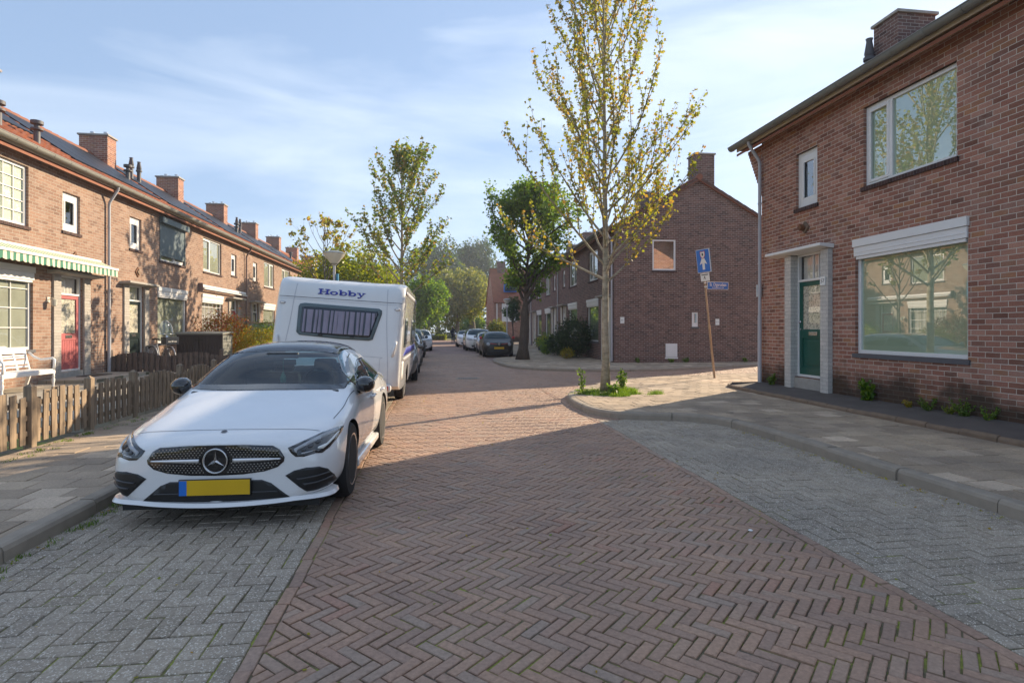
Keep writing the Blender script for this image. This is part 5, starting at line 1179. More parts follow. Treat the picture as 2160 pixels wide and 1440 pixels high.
# ------------------------------------------------------------------ vegetation
def leaves_np(rng, cen, size, droop=.3, jit=.35, lobed=False, up=None):
    """cen (n,3) -> one bent leaf each"""
    n = len(cen); a = rng.normal(size=(n, 3)); a[:, 2] -= droop*1.5; a /= np.linalg.norm(a, axis=1)[:, None]
    b = rng.normal(size=(n, 3)); b[:, 2] *= .5; b -= a*(a*b).sum(1)[:, None]; b /= np.linalg.norm(b, axis=1)[:, None]
    s = size*(1+jit*(rng.random(n)*2-1)); s = s[:, None]; nn = np.cross(a, b)
    if lobed:
        P = [(0, 0, 0), (.25, .42, .06), (.62, .52, .1), (.60, .2, 0), (1, 0, -.08), (.60, -.2, 0), (.62, -.52, .1), (.25, -.42, .06)]
        V = np.stack([cen+a*s*p[0]+b*s*p[1]+nn*s*p[2] for p in P], 1).reshape(-1, 3)
        f = np.arange(n)[:, None]*8; F = np.concatenate([f+np.array([[0, 1, 2, 3]]), f+np.array([[0, 3, 4, 5]]), f+np.array([[0, 5, 6, 7]])]); return V, F
    P = [(0, 0, 0), (.5, .36, .08), (1, 0, -.05), (.5, -.36, .08)]
    V = np.stack([cen+a*s*p[0]+b*s*p[1]+nn*s*p[2] for p in P], 1).reshape(-1, 3)
    return V, np.arange(n)[:, None]*4+np.array([[0, 1, 2, 3]])
def bpath(rng, p, d, L, n=7, up=.35, wob=.07):
    pts = [Vector(p)]; d = Vector(d).normalized()
    for i in range(n):
        d = (d+Vector((0, 0, up/n))+Vector(rng.normal(0, wob, 3))).normalized(); pts.append(pts[-1]+d*L/n)
    return pts
def along(pts, t):
    x = t*(len(pts)-1); i = min(int(x), len(pts)-2); return pts[i].lerp(pts[i+1], x-i), (pts[i+1]-pts[i]).normalized()
def tree(label, loc, H, tr, h0, spread, nb, leaf, lmat, bmat, seed, prof=None, lsize=.085, sub=6, cl=5, a0=52, a1=20, droop=.35, lobed=False, group='street trees', lean=(0, 0), twist=.07, clr=.10, ttop=.12, ajit=5, plume=0, split=0, fexp=.9, name='street_tree', start=.25, thick=.36, up=.45, bare=0):
    rg = np.random.default_rng(seed); root = empty(name, loc, 0, label, 'tree', group)
    n = 14; tp = []
    for i in range(n+1): t = i/n; tp.append(Vector((lean[0]*t*H+rg.normal(0, .012)*H*.1*(i > 0), lean[1]*t*H+rg.normal(0, .012)*H*.1*(i > 0), H*t-.06*(i == 0))))
    rad = [max(.008, tr*(1-(i/n)**1.0*(1-ttop))+(tr*.5*(1-i/.8) if i < 1 else 0)) for i in range(n+1)]
    if split: rad = [q*(1 if H*i/n < h0*1.05 else split) for i, q in enumerate(rad)]
    T = MB(); T.tube(tp, rad, 14); cen = []
    prof = prof or (lambda f: 1-.75*f)
    for k in range(nb):
        f = ((k+.5)/nb)**fexp; z = h0+(H*.96-h0)*f; p, _ = along(tp, min(.985, z/H)); az = k*2.399+rg.normal(0, .35); al = R(max(6, a0+(a1-a0)*f+rg.normal(0, ajit)))
        L = spread*prof(f)/math.sin(max(al, R(22)))*(.8+.35*rg.random())*(1 if ajit < 8 else .55+.75*rg.random()); L = min(L, max(.5, (H*1.02-z)*1.15)); d = (math.cos(az)*math.sin(al), math.sin(az)*math.sin(al), math.cos(al)); bp = bpath(rg, p, d, L, 7, up, twist)
        r0 = min(tr*thick*(1-.75*f), tr*.5)+.004; T.tube(bp, [r0*(1-.88*i/7)+.0025 for i in range(8)], 6, cap=False)
        for j in range(sub):
            t = start+(.97-start)*(j+rg.random()*.8)/sub; q, dd = along(bp, min(t, .99)); sd = Vector(rg.normal(0, 1, 3)); sd = (sd-dd*sd.dot(dd)).normalized(); d2 = (dd*.75+sd*.75*(1-.35*plume)+Vector((0, 0, .25+.6*plume))).normalized()
            L2 = L*(.16+.30*(1-t))*(.6+.7*rg.random())+.12+.12*plume; sp = bpath(rg, q, d2, L2, 4, up*1.1, twist); rr = r0*(1-.85*t)*.5+.002; T.tube(sp, [rr*(1-.8*i/4)+.0015 for i in range(5)], 4, cap=False)
            m_ = max(1, int(L2/ (lsize*1.9)))
            for u in range(m_):
                if rg.random() < bare: continue
                c, _ = along(sp, (u+1)/m_*.999); cen.append(c)
        m_ = int(L*(1-start)/(lsize*2.1))
        for u in range(m_):
            if rg.random() < bare: continue
            c, _ = along(bp, start+(1-start)*(u+1)/m_*.999); cen.append(c)
    T.build('trunk', bmat, root, smooth=True)
    cen = np.array([tuple(c) for c in cen]); k = leaf/len(cen); cen = np.repeat(cen, max(1, int(round(k))), 0); cen = cen+rg.normal(0, clr, cen.shape)*np.array([1, 1, .8])
    V, F = leaves_np(rg, cen, lsize, droop, lobed=lobed); npmesh('crown', V, F, lmat, root); return root
def cloud_tree(label, loc, H, crown, lmat, bmat, seed, n=9000, lsize=.25, tr=.3, blobs=16, group='street trees', name='tree', limbs=7, gap=.0, cz=.62):
    """large far tree: trunk, limbs reaching into leaf clumps"""
    rg = np.random.default_rng(seed); root = empty(name, loc, 0, label, 'tree', group); rx, ry, rz_ = crown; zc = H-rz_
    T = MB(); tp = bpath(rg, (0, 0, -.05), (rg.normal(0, .03), rg.normal(0, .03), 1), zc*cz+rz_*.3, 7, .1, .02); T.tube(tp, [tr*(1.25 if i == 0 else 1)*(1-.5*i/7) for i in range(8)], 12)
    cs = []
    for b in range(blobs):
        d = rg.normal(0, 1, 3); d /= np.linalg.norm(d); rr = rg.random()**.33*.74; c = np.array([d[0]*rx*rr, d[1]*ry*rr, zc+d[2]*rz_*rr]); s = (.26+.2*rg.random()); cs.append((c, s))
        if b < limbs*2: T.tube([tp[4+b % 3], (tp[-1].lerp(Vector(c), .45)+Vector((0, 0, -.2))), Vector(c)], [tr*.34, tr*.18, .02], 6, cap=False)
    w = np.array([s**2.4 for _, s in cs]); w /= w.sum(); idx = rg.choice(blobs, n, p=w); C0 = np.array([c for c, _ in cs])[idx]; S0 = np.array([s for _, s in cs])[idx]
    d = rg.normal(size=(n, 3)); d /= np.linalg.norm(d, axis=1)[:, None]; rad = .55+.5*rg.random(n)**.7; fr = 1+.25*np.sin(d[:, 0]*7+d[:, 2]*5+C0[:, 0])
    P = C0+d*(rad*fr*S0)[:, None]*np.array([rx, ry, rz_]); 
    T.build('trunk', bmat, root, smooth=True); V, F = leaves_np(rg, P, lsize, .25); npmesh('crown', V, F, lmat, root); return root
def bush(label, loc, size, lmat, seed, n=1500, lsize=.05, cat='shrub', name='shrub', group=None, stems=9, flowers=None, sm='bark_grey', shell=.55, rz=0):
    rg = np.random.default_rng(seed); root = empty(name, loc, rz, label, cat, group); sx, sy, sz = size; m = MB()
    for i in range(stems):
        a = rg.random()*6.28; q = (math.cos(a)*sx*.6*rg.random(), math.sin(a)*sy*.6*rg.random(), sz*(.6+.3*rg.random())); m.tube([(q[0]*.15, q[1]*.15, -.02), (q[0]*.5, q[1]*.5, q[2]*.5), q], [.012, .009, .004], 5, cap=False)
    m.build('stems', sm, root)
    d = rg.normal(size=(n, 3)); d /= np.linalg.norm(d, axis=1)[:, None]; rr = (shell+(1-shell)*rg.random(n))*(1+.22*np.sin(d[:, 0]*6+seed)*np.cos(d[:, 1]*5+d[:, 2]*7)); P = d*rr[:, None]*np.array([sx, sy, sz*.52])+np.array([0, 0, sz*.52]); P[:, 2] = np.maximum(P[:, 2], .02)
    V, F = leaves_np(rg, P, lsize, .05); npmesh('foliage', V, F, lmat, root)
    if flowers:
        fm, k, ctr = flowers; P = rg.normal(0, 1, (k, 3))*np.array([sx, sy, sz])*.22+np.array(ctr)*np.array([sx, sy, sz]); V, F = leaves_np(rg, P, lsize*1.1, 0); npmesh('blossom', V, F, fm, root)
    return root
def tuft(rg, n, cx, cy, rx, ry, h, z=0, w=.006):
    V = []; F = []
    for i in range(n):
        a = rg.random()*6.283; q = rg.random()**.6; x, y = cx+math.cos(a)*rx*q, cy+math.sin(a)*ry*q; hh = h*(.4+.8*rg.random())*(1-.4*q); l = rg.normal(0, .45, 2)*hh; b = rg.random()*3.14; ux, uy = math.cos(b)*w, math.sin(b)*w; k = len(V)
        V += [(x-ux, y-uy, z), (x+ux, y+uy, z), (x+ux*.7+l[0]*.4, y+uy*.7+l[1]*.4, z+hh*.6), (x-ux*.7+l[0]*.4, y-uy*.7+l[1]*.4, z+hh*.6), (x+l[0]+ux*.1, y+l[1]+uy*.1, z+hh), (x+l[0]-ux*.1, y+l[1]-uy*.1, z+hh)]
        F += [(k, k+1, k+2, k+3), (k+3, k+2, k+4, k+5)]
    return V, F
# the maple on the kerb bump
tree('tall slender young maple in orange green leaf on the kerb bump', (3.72, 12.1, .10), 9.5, .086, 2.35, 2.3, 46, 12000, 'leaf_maple', 'bark_maple', 11,
     prof=lambda f: (1.12-.72*f), lsize=.070, sub=7, a0=54, a1=20, droop=.45, fexp=1.2, lobed=True, lean=(-.003, 0), clr=.036, start=.22, up=.30, thick=.26, twist=.06, plume=1)
tree('slender green leaved maple rising behind the caravan', (-1.53, 27.6, 0), 9.6, .12, 2.6, 2.5, 36, 7500, 'leaf_maple_green', 'bark_maple', 12, prof=lambda f: (1-.6*f), lsize=.12, sub=6, a0=56, a1=20, lobed=True, clr=.06, up=.32, plume=.8)
tree('thick trunked old tree with dense dark green crown at the junction corner', (4.0, 25.7, .08), 7.6, .24, 2.4, 2.25, 42, 11500, 'leaf_green', 'bark_old', 13, prof=lambda f: (.75+.45*math.sin(f*2.6))*(1-.15*f), lsize=.125, sub=8, a0=64, a1=22, ttop=.10, thick=.34, twist=.13, clr=.12, start=.3, ajit=13, split=.5, lean=(.05, 0), lobed=True)
tree('sparse tree with scattered orange leaf tufts beside the street lamp', (-3.95, 21.5, .1), 5.1, .05, 2.0, 1.6, 18, 900, 'leaf_maple', 'bark_grey', 14, prof=lambda f: 1-.35*f, lsize=.10, sub=3, a0=50, a1=25, lobed=True, clr=.06, start=.6, bare=.6)
cloud_tree('bright yellow green spreading tree behind the street lamp', (-4.8, 33.5, 0), 6.4, (3.1, 2.6, 2.3), 'leaf_yellow', 'bark_old', 21, 16000, .16, .16, 26)
cloud_tree('small bright green tree right of the caravan among parked cars', (-1.25, 56, 0), 7.0, (2.5, 2.4, 2.9), 'leaf_bright', 'bark_old', 22, 11000, .24, .19, 18)
for i, (x, y, H, c, lb, s) in enumerate([(3.2, 80, 10.6, (4.2, 4, 4.4), 'pale green plane tree with straight trunk behind the cyclist', 31), (5.6, 84, 10.8, (4.4, 4, 4.3), 'plane tree with the thickest grey trunk at the end of the street', 32)]):
    cloud_tree(lb, (x, y, 0), H, c, 'leaf_plane', 'bark_grey', s, 11000, .34, .55 if i else .36, 22)
for i, (x, y, H, c, lb, s) in enumerate([(.9, 128, 23, (7.5, 6, 9), 'huge blue green poplar rising left of the street end', 41), (10.4, 135, 23, (7, 6, 9.5), 'huge blue green poplar rising behind the old tree', 42), (-9.5, 120, 15, (6, 5, 6), 'lower blue green tree left of the big poplars', 43), (27, 120, 15, (8, 6, 6), 'blue green tree behind the right hand roofs', 44), (13, 105, 12.5, (3.6, 5, 6), 'darker blue green tree beside the orange tiled house', 45)]):
    cloud_tree(lb, (x, y, 0), H, c, 'leaf_far', 'bark_old', s, 12000, .55, .5, 26, group='far trees beyond the street end')
for i, (x, y, H, c, lb, s) in enumerate([(-8, 92, 5.5, (4, 3, 2.4), 'lit green tree low behind the left parked cars', 51), (-2.5, 94, 6.5, (3.6, 3, 3), 'lit green tree low behind the round traffic sign', 52), (6, 97, 4.5, (3, 3, 2), 'lit green tree low right of the thickest trunk', 54), (10.8, 92, 5, (2.2, 3, 2.4), 'lit green tree low beside the tiled house wall', 55)]):
    cloud_tree(lb, (x, y, 0), H, c, 'leaf_bright', 'bark_old', s, 6000, .28, .16, 14, group='low trees beyond the street end')
rg = np.random.default_rng(5); P = np.stack([rg.uniform(-30, 40, 14000), rg.uniform(100, 103, 14000), rg.random(14000)**1.2*3.6], 1); V, F = leaves_np(rg, P, .42, .1); tag(npmesh('far_thicket', V, F, 'leaf_plane'), 'dense green undergrowth across the street end', 'undergrowth', None, 'stuff')
P = np.stack([rg.uniform(-3.4, 1.6, 5200), rg.uniform(76.5, 78, 5200), rg.random(5200)*.75], 1); V, F = leaves_np(rg, P, .14, .0)
hg = empty('low_hedge', (0, 0, 0), 0, 'low clipped yellow green hedge closing the street behind the cyclist', 'hedge'); npmesh('foliage', V, F, 'leaf_yellow', hg); MB().box((-3.3, 76.7, 0), (1.5, 77.8, .6)).build('inner_twigs', 'bark_old', hg)
# grass at the maple foot and weeds
V, F = [], []
for k in range(64):
    a = rg.random()*6.283; q = rg.random()**.7; cx_, cy_ = 3.85+math.cos(a)*1.0*q, 11.78+math.sin(a)*.72*q
    if cx_ < 2.85: continue
    A_, B_ = tuft(rg, int(rg.integers(30, 130)), cx_, cy_, rg.uniform(.08, .24), rg.uniform(.08, .2), rg.uniform(.06, .17)*(1.25-.6*q), .112, .0045); F += [tuple(i+len(V) for i in f) for f in B_]; V += A_
tag(npmesh('grass', V, F, 'grass'), 'bright green grass patch round the foot of the young maple', 'grass', None, 'stuff')
def weed(label, loc, h, r, n, seed, lmat='leaf_bright', ls=.05, name='weed', group='weeds growing along the walls'):
    rg = np.random.default_rng(seed); root = empty(name, loc, 0, label, 'weed', group); m = MB(); P = []
    for i in range(n):
        a = rg.random()*6.28; t = (math.cos(a)*r*rg.random(), math.sin(a)*r*rg.random(), h*(.6+.45*rg.random())); m.tube([(t[0]*.2, t[1]*.2, -.01), (t[0]*.6, t[1]*.6, t[2]*.55), t], [.005, .004, .002], 4, cap=False)
        for k in range(9): u = (k+1)/9; P.append((t[0]*(.2+.8*u), t[1]*(.2+.8*u), t[2]*u))
    m.build('stems', 'moss', root); P = np.repeat(np.array(P), 3, 0)+rg.normal(0, ls*.35, (len(P)*3, 3)); V, F = leaves_np(rg, P, ls, -.1); npmesh('foliage', V, F, lmat, root)
weed('tall thin weed left of the maple trunk', (3.25, 12.25, .12), .50, .07, 5, 61, 'grass', .05); weed('bushy weed right of the maple trunk', (4.1, 12.1, .12), .46, .22, 14, 62, 'grass', .05); weed('low weed in front of the maple trunk', (3.75, 11.4, .12), .22, .2, 10, 63, 'grass', .05)
weed('broad leafy green weed at the wall below the left part of the big window', (7.52, 9.05, .23), .34, .13, 12, 64, 'leaf_bright', .07)
weed('small weed between the drainpipe and the white pillar', (7.5, 11.85, .24), .22, .10, 8, 65, 'leaf_green', .05)
for i, (y, h, r) in enumerate(((8.15, .09, .10), (7.78, .2, .2), (7.42, .13, .12), (7.2, .25, .2), (6.85, .18, .22))):
    weed(['tiny yellowish weed right of the broad leafy one', 'grey green weed below the right corner of the big window', 'bushy weed at the stained wall foot', 'low weed at the stained wall foot near the frame edge', 'rightmost weed at the dark stained wall foot'][i], (7.52, y, .23), h, r, 10, 70+i, ('leaf_gold', 'leaf_green', 'leaf_yellow', 'leaf_green', 'leaf_bright')[i], (.03, .028, .022, .032, .026)[i])
for i, (t_, h) in enumerate(((.95, .2), (2.4, .14), (3.0, .18), (5.6, .16), (6.6, .2), (7.2, .2))):
    p = ga+gd*t_; weed(['dark weed at the gable foot left of the meter hatch', 'tiny weed under the meter hatch', 'bright weed right of the meter hatch', 'weed at the gable foot right of the leaning pole', 'weed at the gable foot near the pale corner', 'rightmost weed at the foot of the dark gable'][i], (p.x, p.y-.12, .10), h, .16, 9, 80+i, 'leaf_green' if i % 2 == 0 else 'leaf_bright', .05)
V, F = [], []
for k in range(90):
    x, y = (rg.uniform(-2.66, -2.55), rg.uniform(2.2, 6.4)) if k < 55 else (rg.uniform(-4.55, -4.3), rg.uniform(6.3, 9.5))
    a, b = tuft(rg, 16, x, y, .05, .06, .035, .0 if k < 55 else .11, .003); F += [tuple(i+len(V) for i in f) for f in b]; V += a
tag(npmesh('kerb_grass', V, F, 'grass'), 'small grass tufts along the kerb and fence foot', 'grass', None, 'stuff')
# moss cushions in the road joints
V, F = [], []
for k in range(1500):
    u = rg.random()**1.6; y = 1.5+u*7; x = rg.uniform(-2.6, 2.6) if k % 3 else rg.uniform(-.2, 2.6)
    if y < 4.3 or x > -.6: a, b = tuft(rg, 7, x, y, .016, .016, .010, -.008, .0022); F += [tuple(i+len(V) for i in f) for f in b]; V += a
tag(npmesh('joint_moss', V, F, 'grass'), 'tiny moss and grass sprigs in the joints of the road bricks', 'moss', None, 'stuff')
# fallen petals and dry leaves
P = np.stack([rg.uniform(-2.6, 4.4, 700), rg.uniform(2, 14, 700), np.full(700, .006)], 1); P[:260, 0] = 4.44-np.abs(rg.normal(0, .05, 260)); P[:260, 1] = rg.uniform(2, 8, 260); P[260:380, 0] = -2.67+np.abs(rg.normal(0, .06, 120)); V, F = leaves_np(rg, P, .026, 0); V[:, 2] = np.abs(V[:, 2]-.006)*.5+.004
tag(npmesh('fallen_leaves', V, F, 'leaf_gold'), 'tiny dry leaves scattered on the road and along the right kerb', 'leaf litter', None, 'stuff')
# gardens on the left
bush('dense shrub with orange and red leaves behind the storage box', (-8.0, 23.1, .17), (1.1, .8, 1.95), 'leaf_red', 91, 7000, .06, flowers=('leaf_red', 60, (.4, 0, .9)))
bush('golden yellow leaved shrub right of the storage box', (-6.5, 22.4, .17), (.9, .7, 1.35), 'leaf_gold', 92, 5000, .055)
bush('yellow green shrub nearest the white car roof', (-6.0, 21.4, .17), (.6, .6, .85), 'leaf_yellow', 93, 1800, .05)
bush('round fresh green shrub under the red topped fence', (-8.0, 28.6, .17), (.95, .9, 1.7), 'leaf_bright', 94, 3200, .07)
bush('yellow green shrub beside the left edge of the caravan', (-6.9, 27.0, .17), (.75, .8, 1.45), 'leaf_yellow', 95, 2600, .07)
bush('bare reddish shrub against the wall behind the storage box', (-8.95, 23.9, .17), (.45, .4, 1.7), 'leaf_red', 96, 420, .035, stems=26)
for x, y, fm, lb in ((-9.2, 27.55, 'flower_white', 'hanging basket with white flowers left of the far pink door'), (-9.2, 29.35, 'flower_purple', 'hanging basket with purple flowers right of the far pink door')):
    r = empty('hanging_basket', (x, y, 1.25), 0, lb, 'hanging basket', 'hanging baskets'); MB().lathe([(.05, -.28), (.14, -.15), (.17, 0), (.15, 0)], 14).build('basket', 'pot_dark', r); MB().tube([(0, 0, 0), (0, 0, .55), (-.1, 0, .6)], .008, 5).build('chain', 'black_plastic', r)
    P = rg.normal(0, 1, (420, 3))*np.array([.13, .13, .2])+np.array([0, 0, .1]); V, F = leaves_np(rg, P, .05, .3); npmesh('foliage', V, F, 'leaf_green', r); V, F = leaves_np(rg, P[:160]*1.1, .05, 0); npmesh('blossom', V, F, fm, r)
bush('large dark glossy evergreen shrub at the dark brick corner house', (6.75, 27.0, .09), (.95, 1.05, 1.95), 'leaf_dark', 97, 5200, .09)
bush('lower dark shrub left of the large evergreen', (6.55, 29.3, .09), (.75, 1.0, 1.15), 'leaf_dark', 98, 2600, .09, flowers=('flower_white', 25, (0, -.3, .5)))
bush('low brownish plant between the large evergreen and the pavement', (6.2, 26.2, .09), (.35, .45, .5), 'leaf_gold', 99, 500, .07)
bush('small dark green plant in front of the lower shrub', (6.1, 30.6, .09), (.4, .5, .6), 'leaf_green', 100, 700, .07)
def potplant(loc, r0, h, mt, lm, label, ph=.45, seed=1, n=420):
    r = empty('potted_plant', loc, 0, label, 'potted plant', 'potted plants along the far house front'); MB().lathe([(r0*.7, 0), (r0, h), (r0*1.08, h), (r0*1.08, h+.03), (r0*.9, h+.03), (r0*.85, h-.02)], 16).build('pot', mt, r, smooth=True, auto=40)
    g = np.random.default_rng(seed); P = g.normal(0, 1, (n, 3))*np.array([r0*.8, r0*.8, ph*.3])+np.array([0, 0, h+ph*.5]); V, F = leaves_np(g, P, .09, .1); npmesh('foliage', V, F, lm, r); MB().tube([(0, 0, h*.5), (0, 0, h+ph*.6)], .012, 5).build('stem', 'bark_old', r)
potplant((6.9, 35.2, .09), .28, .38, 'stone', 'leaf_green', 'grey stone pot with a clipped dark plant', .8, 2); potplant((6.5, 33.5, .09), .26, .34, 'pot_dark', 'leaf_yellow', 'dark tub with a yellow green plant', .6, 3)
potplant((6.4, 32.4, .09), .3, .42, 'pot_dark', 'leaf_green', 'large dark tub nearest the shrubs', .35, 4); potplant((6.95, 36.8, .09), .25, .36, 'pot_dark', 'leaf_dark', 'dark blue pot farthest along the front', .4, 5)
bush('silvery olive tree like shrub by the second lamp', (6.3, 57.5, .09), (1.1, 1.0, 2.3), 'leaf_plane', 101, 2200, .16)
cloud_tree('grey green small tree hanging over the far right pavement', (6.9, 50.0, .09), 4.6, (1.3, 1.3, 1.3), 'leaf_far', 'bark_old', 102, 2600, .13, .07, 10, group='small garden trees')
# ------------------------------------------------------------------ street furniture and garden things
rr = random.Random(7)
def fence_run(label, p, q, mat, seed, posts=True, hmin=.52, hmax=.66, z=.11, pw=.09, group=None, panels=2, first=True):
    """scalloped close board fence between two points"""
    P, Q = Vector((*p, z)), Vector((*q, z)); d = (Q-P); L = d.length; rz = math.atan2(d.y, d.x); r = empty('picket_fence', P, rz, label, 'fence', group); rg_ = random.Random(seed)
    pl = L/panels
    for k in range(panels):
        m = MB(); n = int((pl-pw)/.074)
        for i in range(n):
            x = k*pl+pw/2+(i+.5)*(pl-pw)/n; u = (x-k*pl)/pl; h = hmin+(hmax-hmin)*math.sin(math.pi*u)+rg_.gauss(0, .008); w = .094+rg_.gauss(0, .004); side = .022 if i % 2 else -.022; t = rg_.gauss(0, .008)
            m.prism([(x-w/2+t, side-.008, .04), (x+w/2+t, side-.008, .04), (x+w/2-t, side-.008, h+.02*(u-.5)), (x-w/2-t, side-.008, h-.02*(u-.5))], (0, .016, 0))
        m.build('boards', mat, r, bevel=.002)
        rl = MB(); 
        for zz in (.16, .34, .50): rl.box((k*pl+pw/2, -.011, zz-.03), ((k+1)*pl-pw/2, .011, zz+.03))
        rl.build('rail', mat, r)
    for k in range(0 if first else 1, panels+1):
        x = k*pl; m = MB().box((x-pw/2, -pw/2, -.1), (x+pw/2, pw/2, .70)); m.add([(x-pw/2, -pw/2, .70), (x+pw/2, -pw/2, .70), (x+pw/2, pw/2, .70), (x-pw/2, pw/2, .70), (x, 0, .74)], [(0, 1, 4), (1, 2, 4), (2, 3, 4), (3, 0, 4)]); m.build('post', mat, r, bevel=.003)
    return r
GF = 'scalloped wooden fences of the front gardens'
fence_run('weathered brown scalloped fence along the left pavement beside the white car', (-4.68, 6.2), (-4.68, 9.65), 'fence_wood', 1, panels=3, group=GF)
fence_run('weathered scalloped fence along the pavement beyond the first post group, behind the wing mirror', (-4.68, 9.65), (-4.68, 17.9), 'fence_wood', 2, panels=5, group=GF, first=False)
fence_run('dark scalloped fence running from the drainpipe across the gardens', (-9.3, 17.92), (-4.75, 17.92), 'fence_dark', 3, panels=3, z=.17, group=GF, hmin=.50, hmax=.64)
r = empty('garden_fence', (-9.3, 30.05, .17), 0, 'garden fence with red top rail and wire mesh left of the caravan', 'fence'); MB().box((0, -.04, 1.58), (4.4, .04, 1.66)).build('top_rail', 'post_rusty', r)
MB().box((0, -.008, .9), (4.4, .008, 1.57)).build('panel', 'pale_room', r); [MB().box((x, -.035, 0), (x+.07, .035, 1.58)).build('post', 'fence_dark', r) for x in (0, 2.1, 4.3)]
# white bench
def bench():
    r = empty('garden_bench', (-8.62, 13.15, .17), R(90), 'white carved garden bench against the brick wall left of the pink door', 'bench')
    # local: x along the wall (towards the door), -y towards the street
    L = 1.58; MB().box((-L/2, -.24, .40), (L/2, .26, .43)).box((-L/2, -.26, .33), (L/2, -.225, .40)).build('seat', 'white_paint', r, bevel=.008)
    b = MB(); M_ = Matrix.Translation((0, .24, .43)) @ Matrix.Rotation(R(-14), 4, 'X')
    def bx(a, c): b.box(a, c, M_)
    bx((-L/2+.03, -.02, .36), (L/2-.03, .02, .47)); bx((-L/2+.05, -.015, .05), (L/2-.05, .015, .085))
    for z in (.30, .25): bx((-L/2+.05, -.012, z), (L/2-.05, .012, z+.028))
    for z in (.12,): bx((-L/2+.05, -.012, z), (L/2-.05, .012, z+.09))
    for i in range(5): x = -L/2+.04+i*(L-.12)/4; bx((x, -.018, 0), (x+.045, .018, .38))
    b.prism([(-.25, .235, .0)]*0 or [(-.3, -.02, .47), (.3, -.02, .47), (.18, -.02, .53), (-.18, -.02, .53)], (0, .04, 0), M_); b.build('backrest', 'white_paint', r, bevel=.004)
    for s in (-1, 1):
        x = s*(L/2-.03); MB().tube([(x, .26, .80), (x, .16, .70), (x, .02, .64), (x, -.12, .655), (x, -.21, .67), (x, -.255, .63), (x, -.25, .52), (x, -.24, .42)], [.022, .024, .026, .028, .03, .028, .024, .024], 10).build('armrest', 'white_paint', r, smooth=True)
        MB().lathe([(.024, 0), (.03, .02), (.018, .05), (.02, .09), (.032, .16), (.034, .2), (.02, .245), (.035, .27), (.02, .29), (.034, .33)], 14, (x, -.23, 0)).build('leg', 'white_paint', r, smooth=True)
        MB().prism([(x-.02, .18, .42), (x-.02, .26, .42), (x-.02, .36, 0), (x-.02, .31, 0)], (.04, 0, 0)).build('leg', 'white_paint', r, bevel=.004)
bench()
# striped awning over the first house
def awning(label, y0, y1, z0, z1, x1, striped=True):
    L = y1-y0; r = empty('awning', (-9.38, y0, 0), R(90), label, 'awning')
    MB().box((0, -.09, z0-.05), (L, -.001, z0+.05)).build('wall_rail', 'white_paint', r, bevel=.006)
    d = -9.38-x1; n = int(L/.095); tops = [MB(), MB()]; val = [MB(), MB()]
    for i in range(n):
        a, b = L*i/n, L*(i+1)/n; m = tops[i % 2]; m.add([(a, -.05, z0+.02), (b, -.05, z0+.02), (b, d, z1+.02), (a, d, z1+.02)], [(0, 1, 2, 3)])
        q = []
        for k in range(5):
            x = a+(b-a)*k/4; ph = (x % .19)/.19; q.append((x, z1-.17-.028*abs(math.sin(math.pi*x/.19))))
        for k in range(4):
            w0, w1 = .012*math.sin(q[k][0]*14), .012*math.sin(q[k+1][0]*14); val[i % 2].add([(q[k][0], d-.012, z1), (q[k+1][0], d-.012, z1), (q[k+1][0], d-.012+w1, q[k+1][1]), (q[k][0], d-.012+w0, q[k][1])], [(0, 1, 2, 3)])
    c = MB(); c.mat(0); 
    for j, m in enumerate(tops): c.mat(j); c.add(m.v, m.f)
    A = c.build('canopy', ['awning_cream', 'awning_green'], r, fixn=False)
    c = MB()
    for j, m in enumerate(val): c.mat(j); c.add(m.v, m.f)
    c.build('valance', ['awning_cream', 'awning_green'], A, fixn=False); MB().box((-.02, d-.035, z1-.015), (L+.02, d+.025, z1+.045)).build('front_bar', 'white_paint', r, bevel=.008)
    for x in (.4, L-.4): MB().tube([(x, -.05, z0-.06), (x+.25, d*.6, z1+.0), (x, d, z1)], .014, 6).build('arm', 'white_paint', r)
awning('green and cream striped awning with scalloped edge above the pink door', 11.6, 17.45, 3.36, 3.14, -8.88)
r = empty('awning', (-9.38, 24.35, 0), R(90), 'rolled up white awning box above the lattice window of the third house', 'awning'); MB().lathe([(.07, 0), (.07, 5.3)], 16, (0, -.10, 3.22), 'x').build('cassette', 'white_paint', r, smooth=True, auto=40); MB().box((-.03, -.17, 3.0), (.0, -.001, 3.34)).build('end_cap', 'pipe_brown', r)
MB().box((0, -.22, 3.10), (5.3, -.18, 3.15)).build('front_bar', 'white_paint', r)
# storage box
def storage():
    r = empty('storage_box', (-8.7, 20.75, .17), R(-3), 'dark brown plastic storage box with double doors beside the bicycle', 'storage box'); w, d, h = 1.5, .85, 1.12
    MB().box((0, 0, 0), (w, d, h)).build('body', 'box_brown', r, bevel=.01)
    MB().prism([(-.03, -.03, h), (w+.03, -.03, h), (w+.03, d+.03, h+.05), (-.03, d+.03, h+.05)], (0, 0, .06)).build('lid', 'box_grey', r, bevel=.008)
    for s in (0, 1):
        m = MB(); x0 = .05+s*(w/2-.04); x1 = x0+w/2-.07
        for i in range(7): a = x0+(x1-x0)*i/7; m.box((a+.004, -.022, .06), (a+(x1-x0)/7-.004, -.004, h-.08))
        m.box((x0, -.015, .05), (x1, -.002, h-.07)); D = m.build('door', 'box_brown', r); MB().box(((x1-.12 if s == 0 else x0), -.04, h-.2), ((x1 if s == 0 else x0+.12), -.022, h-.16)).build('handle', 'black_plastic', D)
    m = MB()
    for i in range(9): m.box((w, .03, .04+i*.118), (w+.014, d-.03, .04+i*.118+.105))
    m.build('side_panel', 'box_grey', r)
storage()
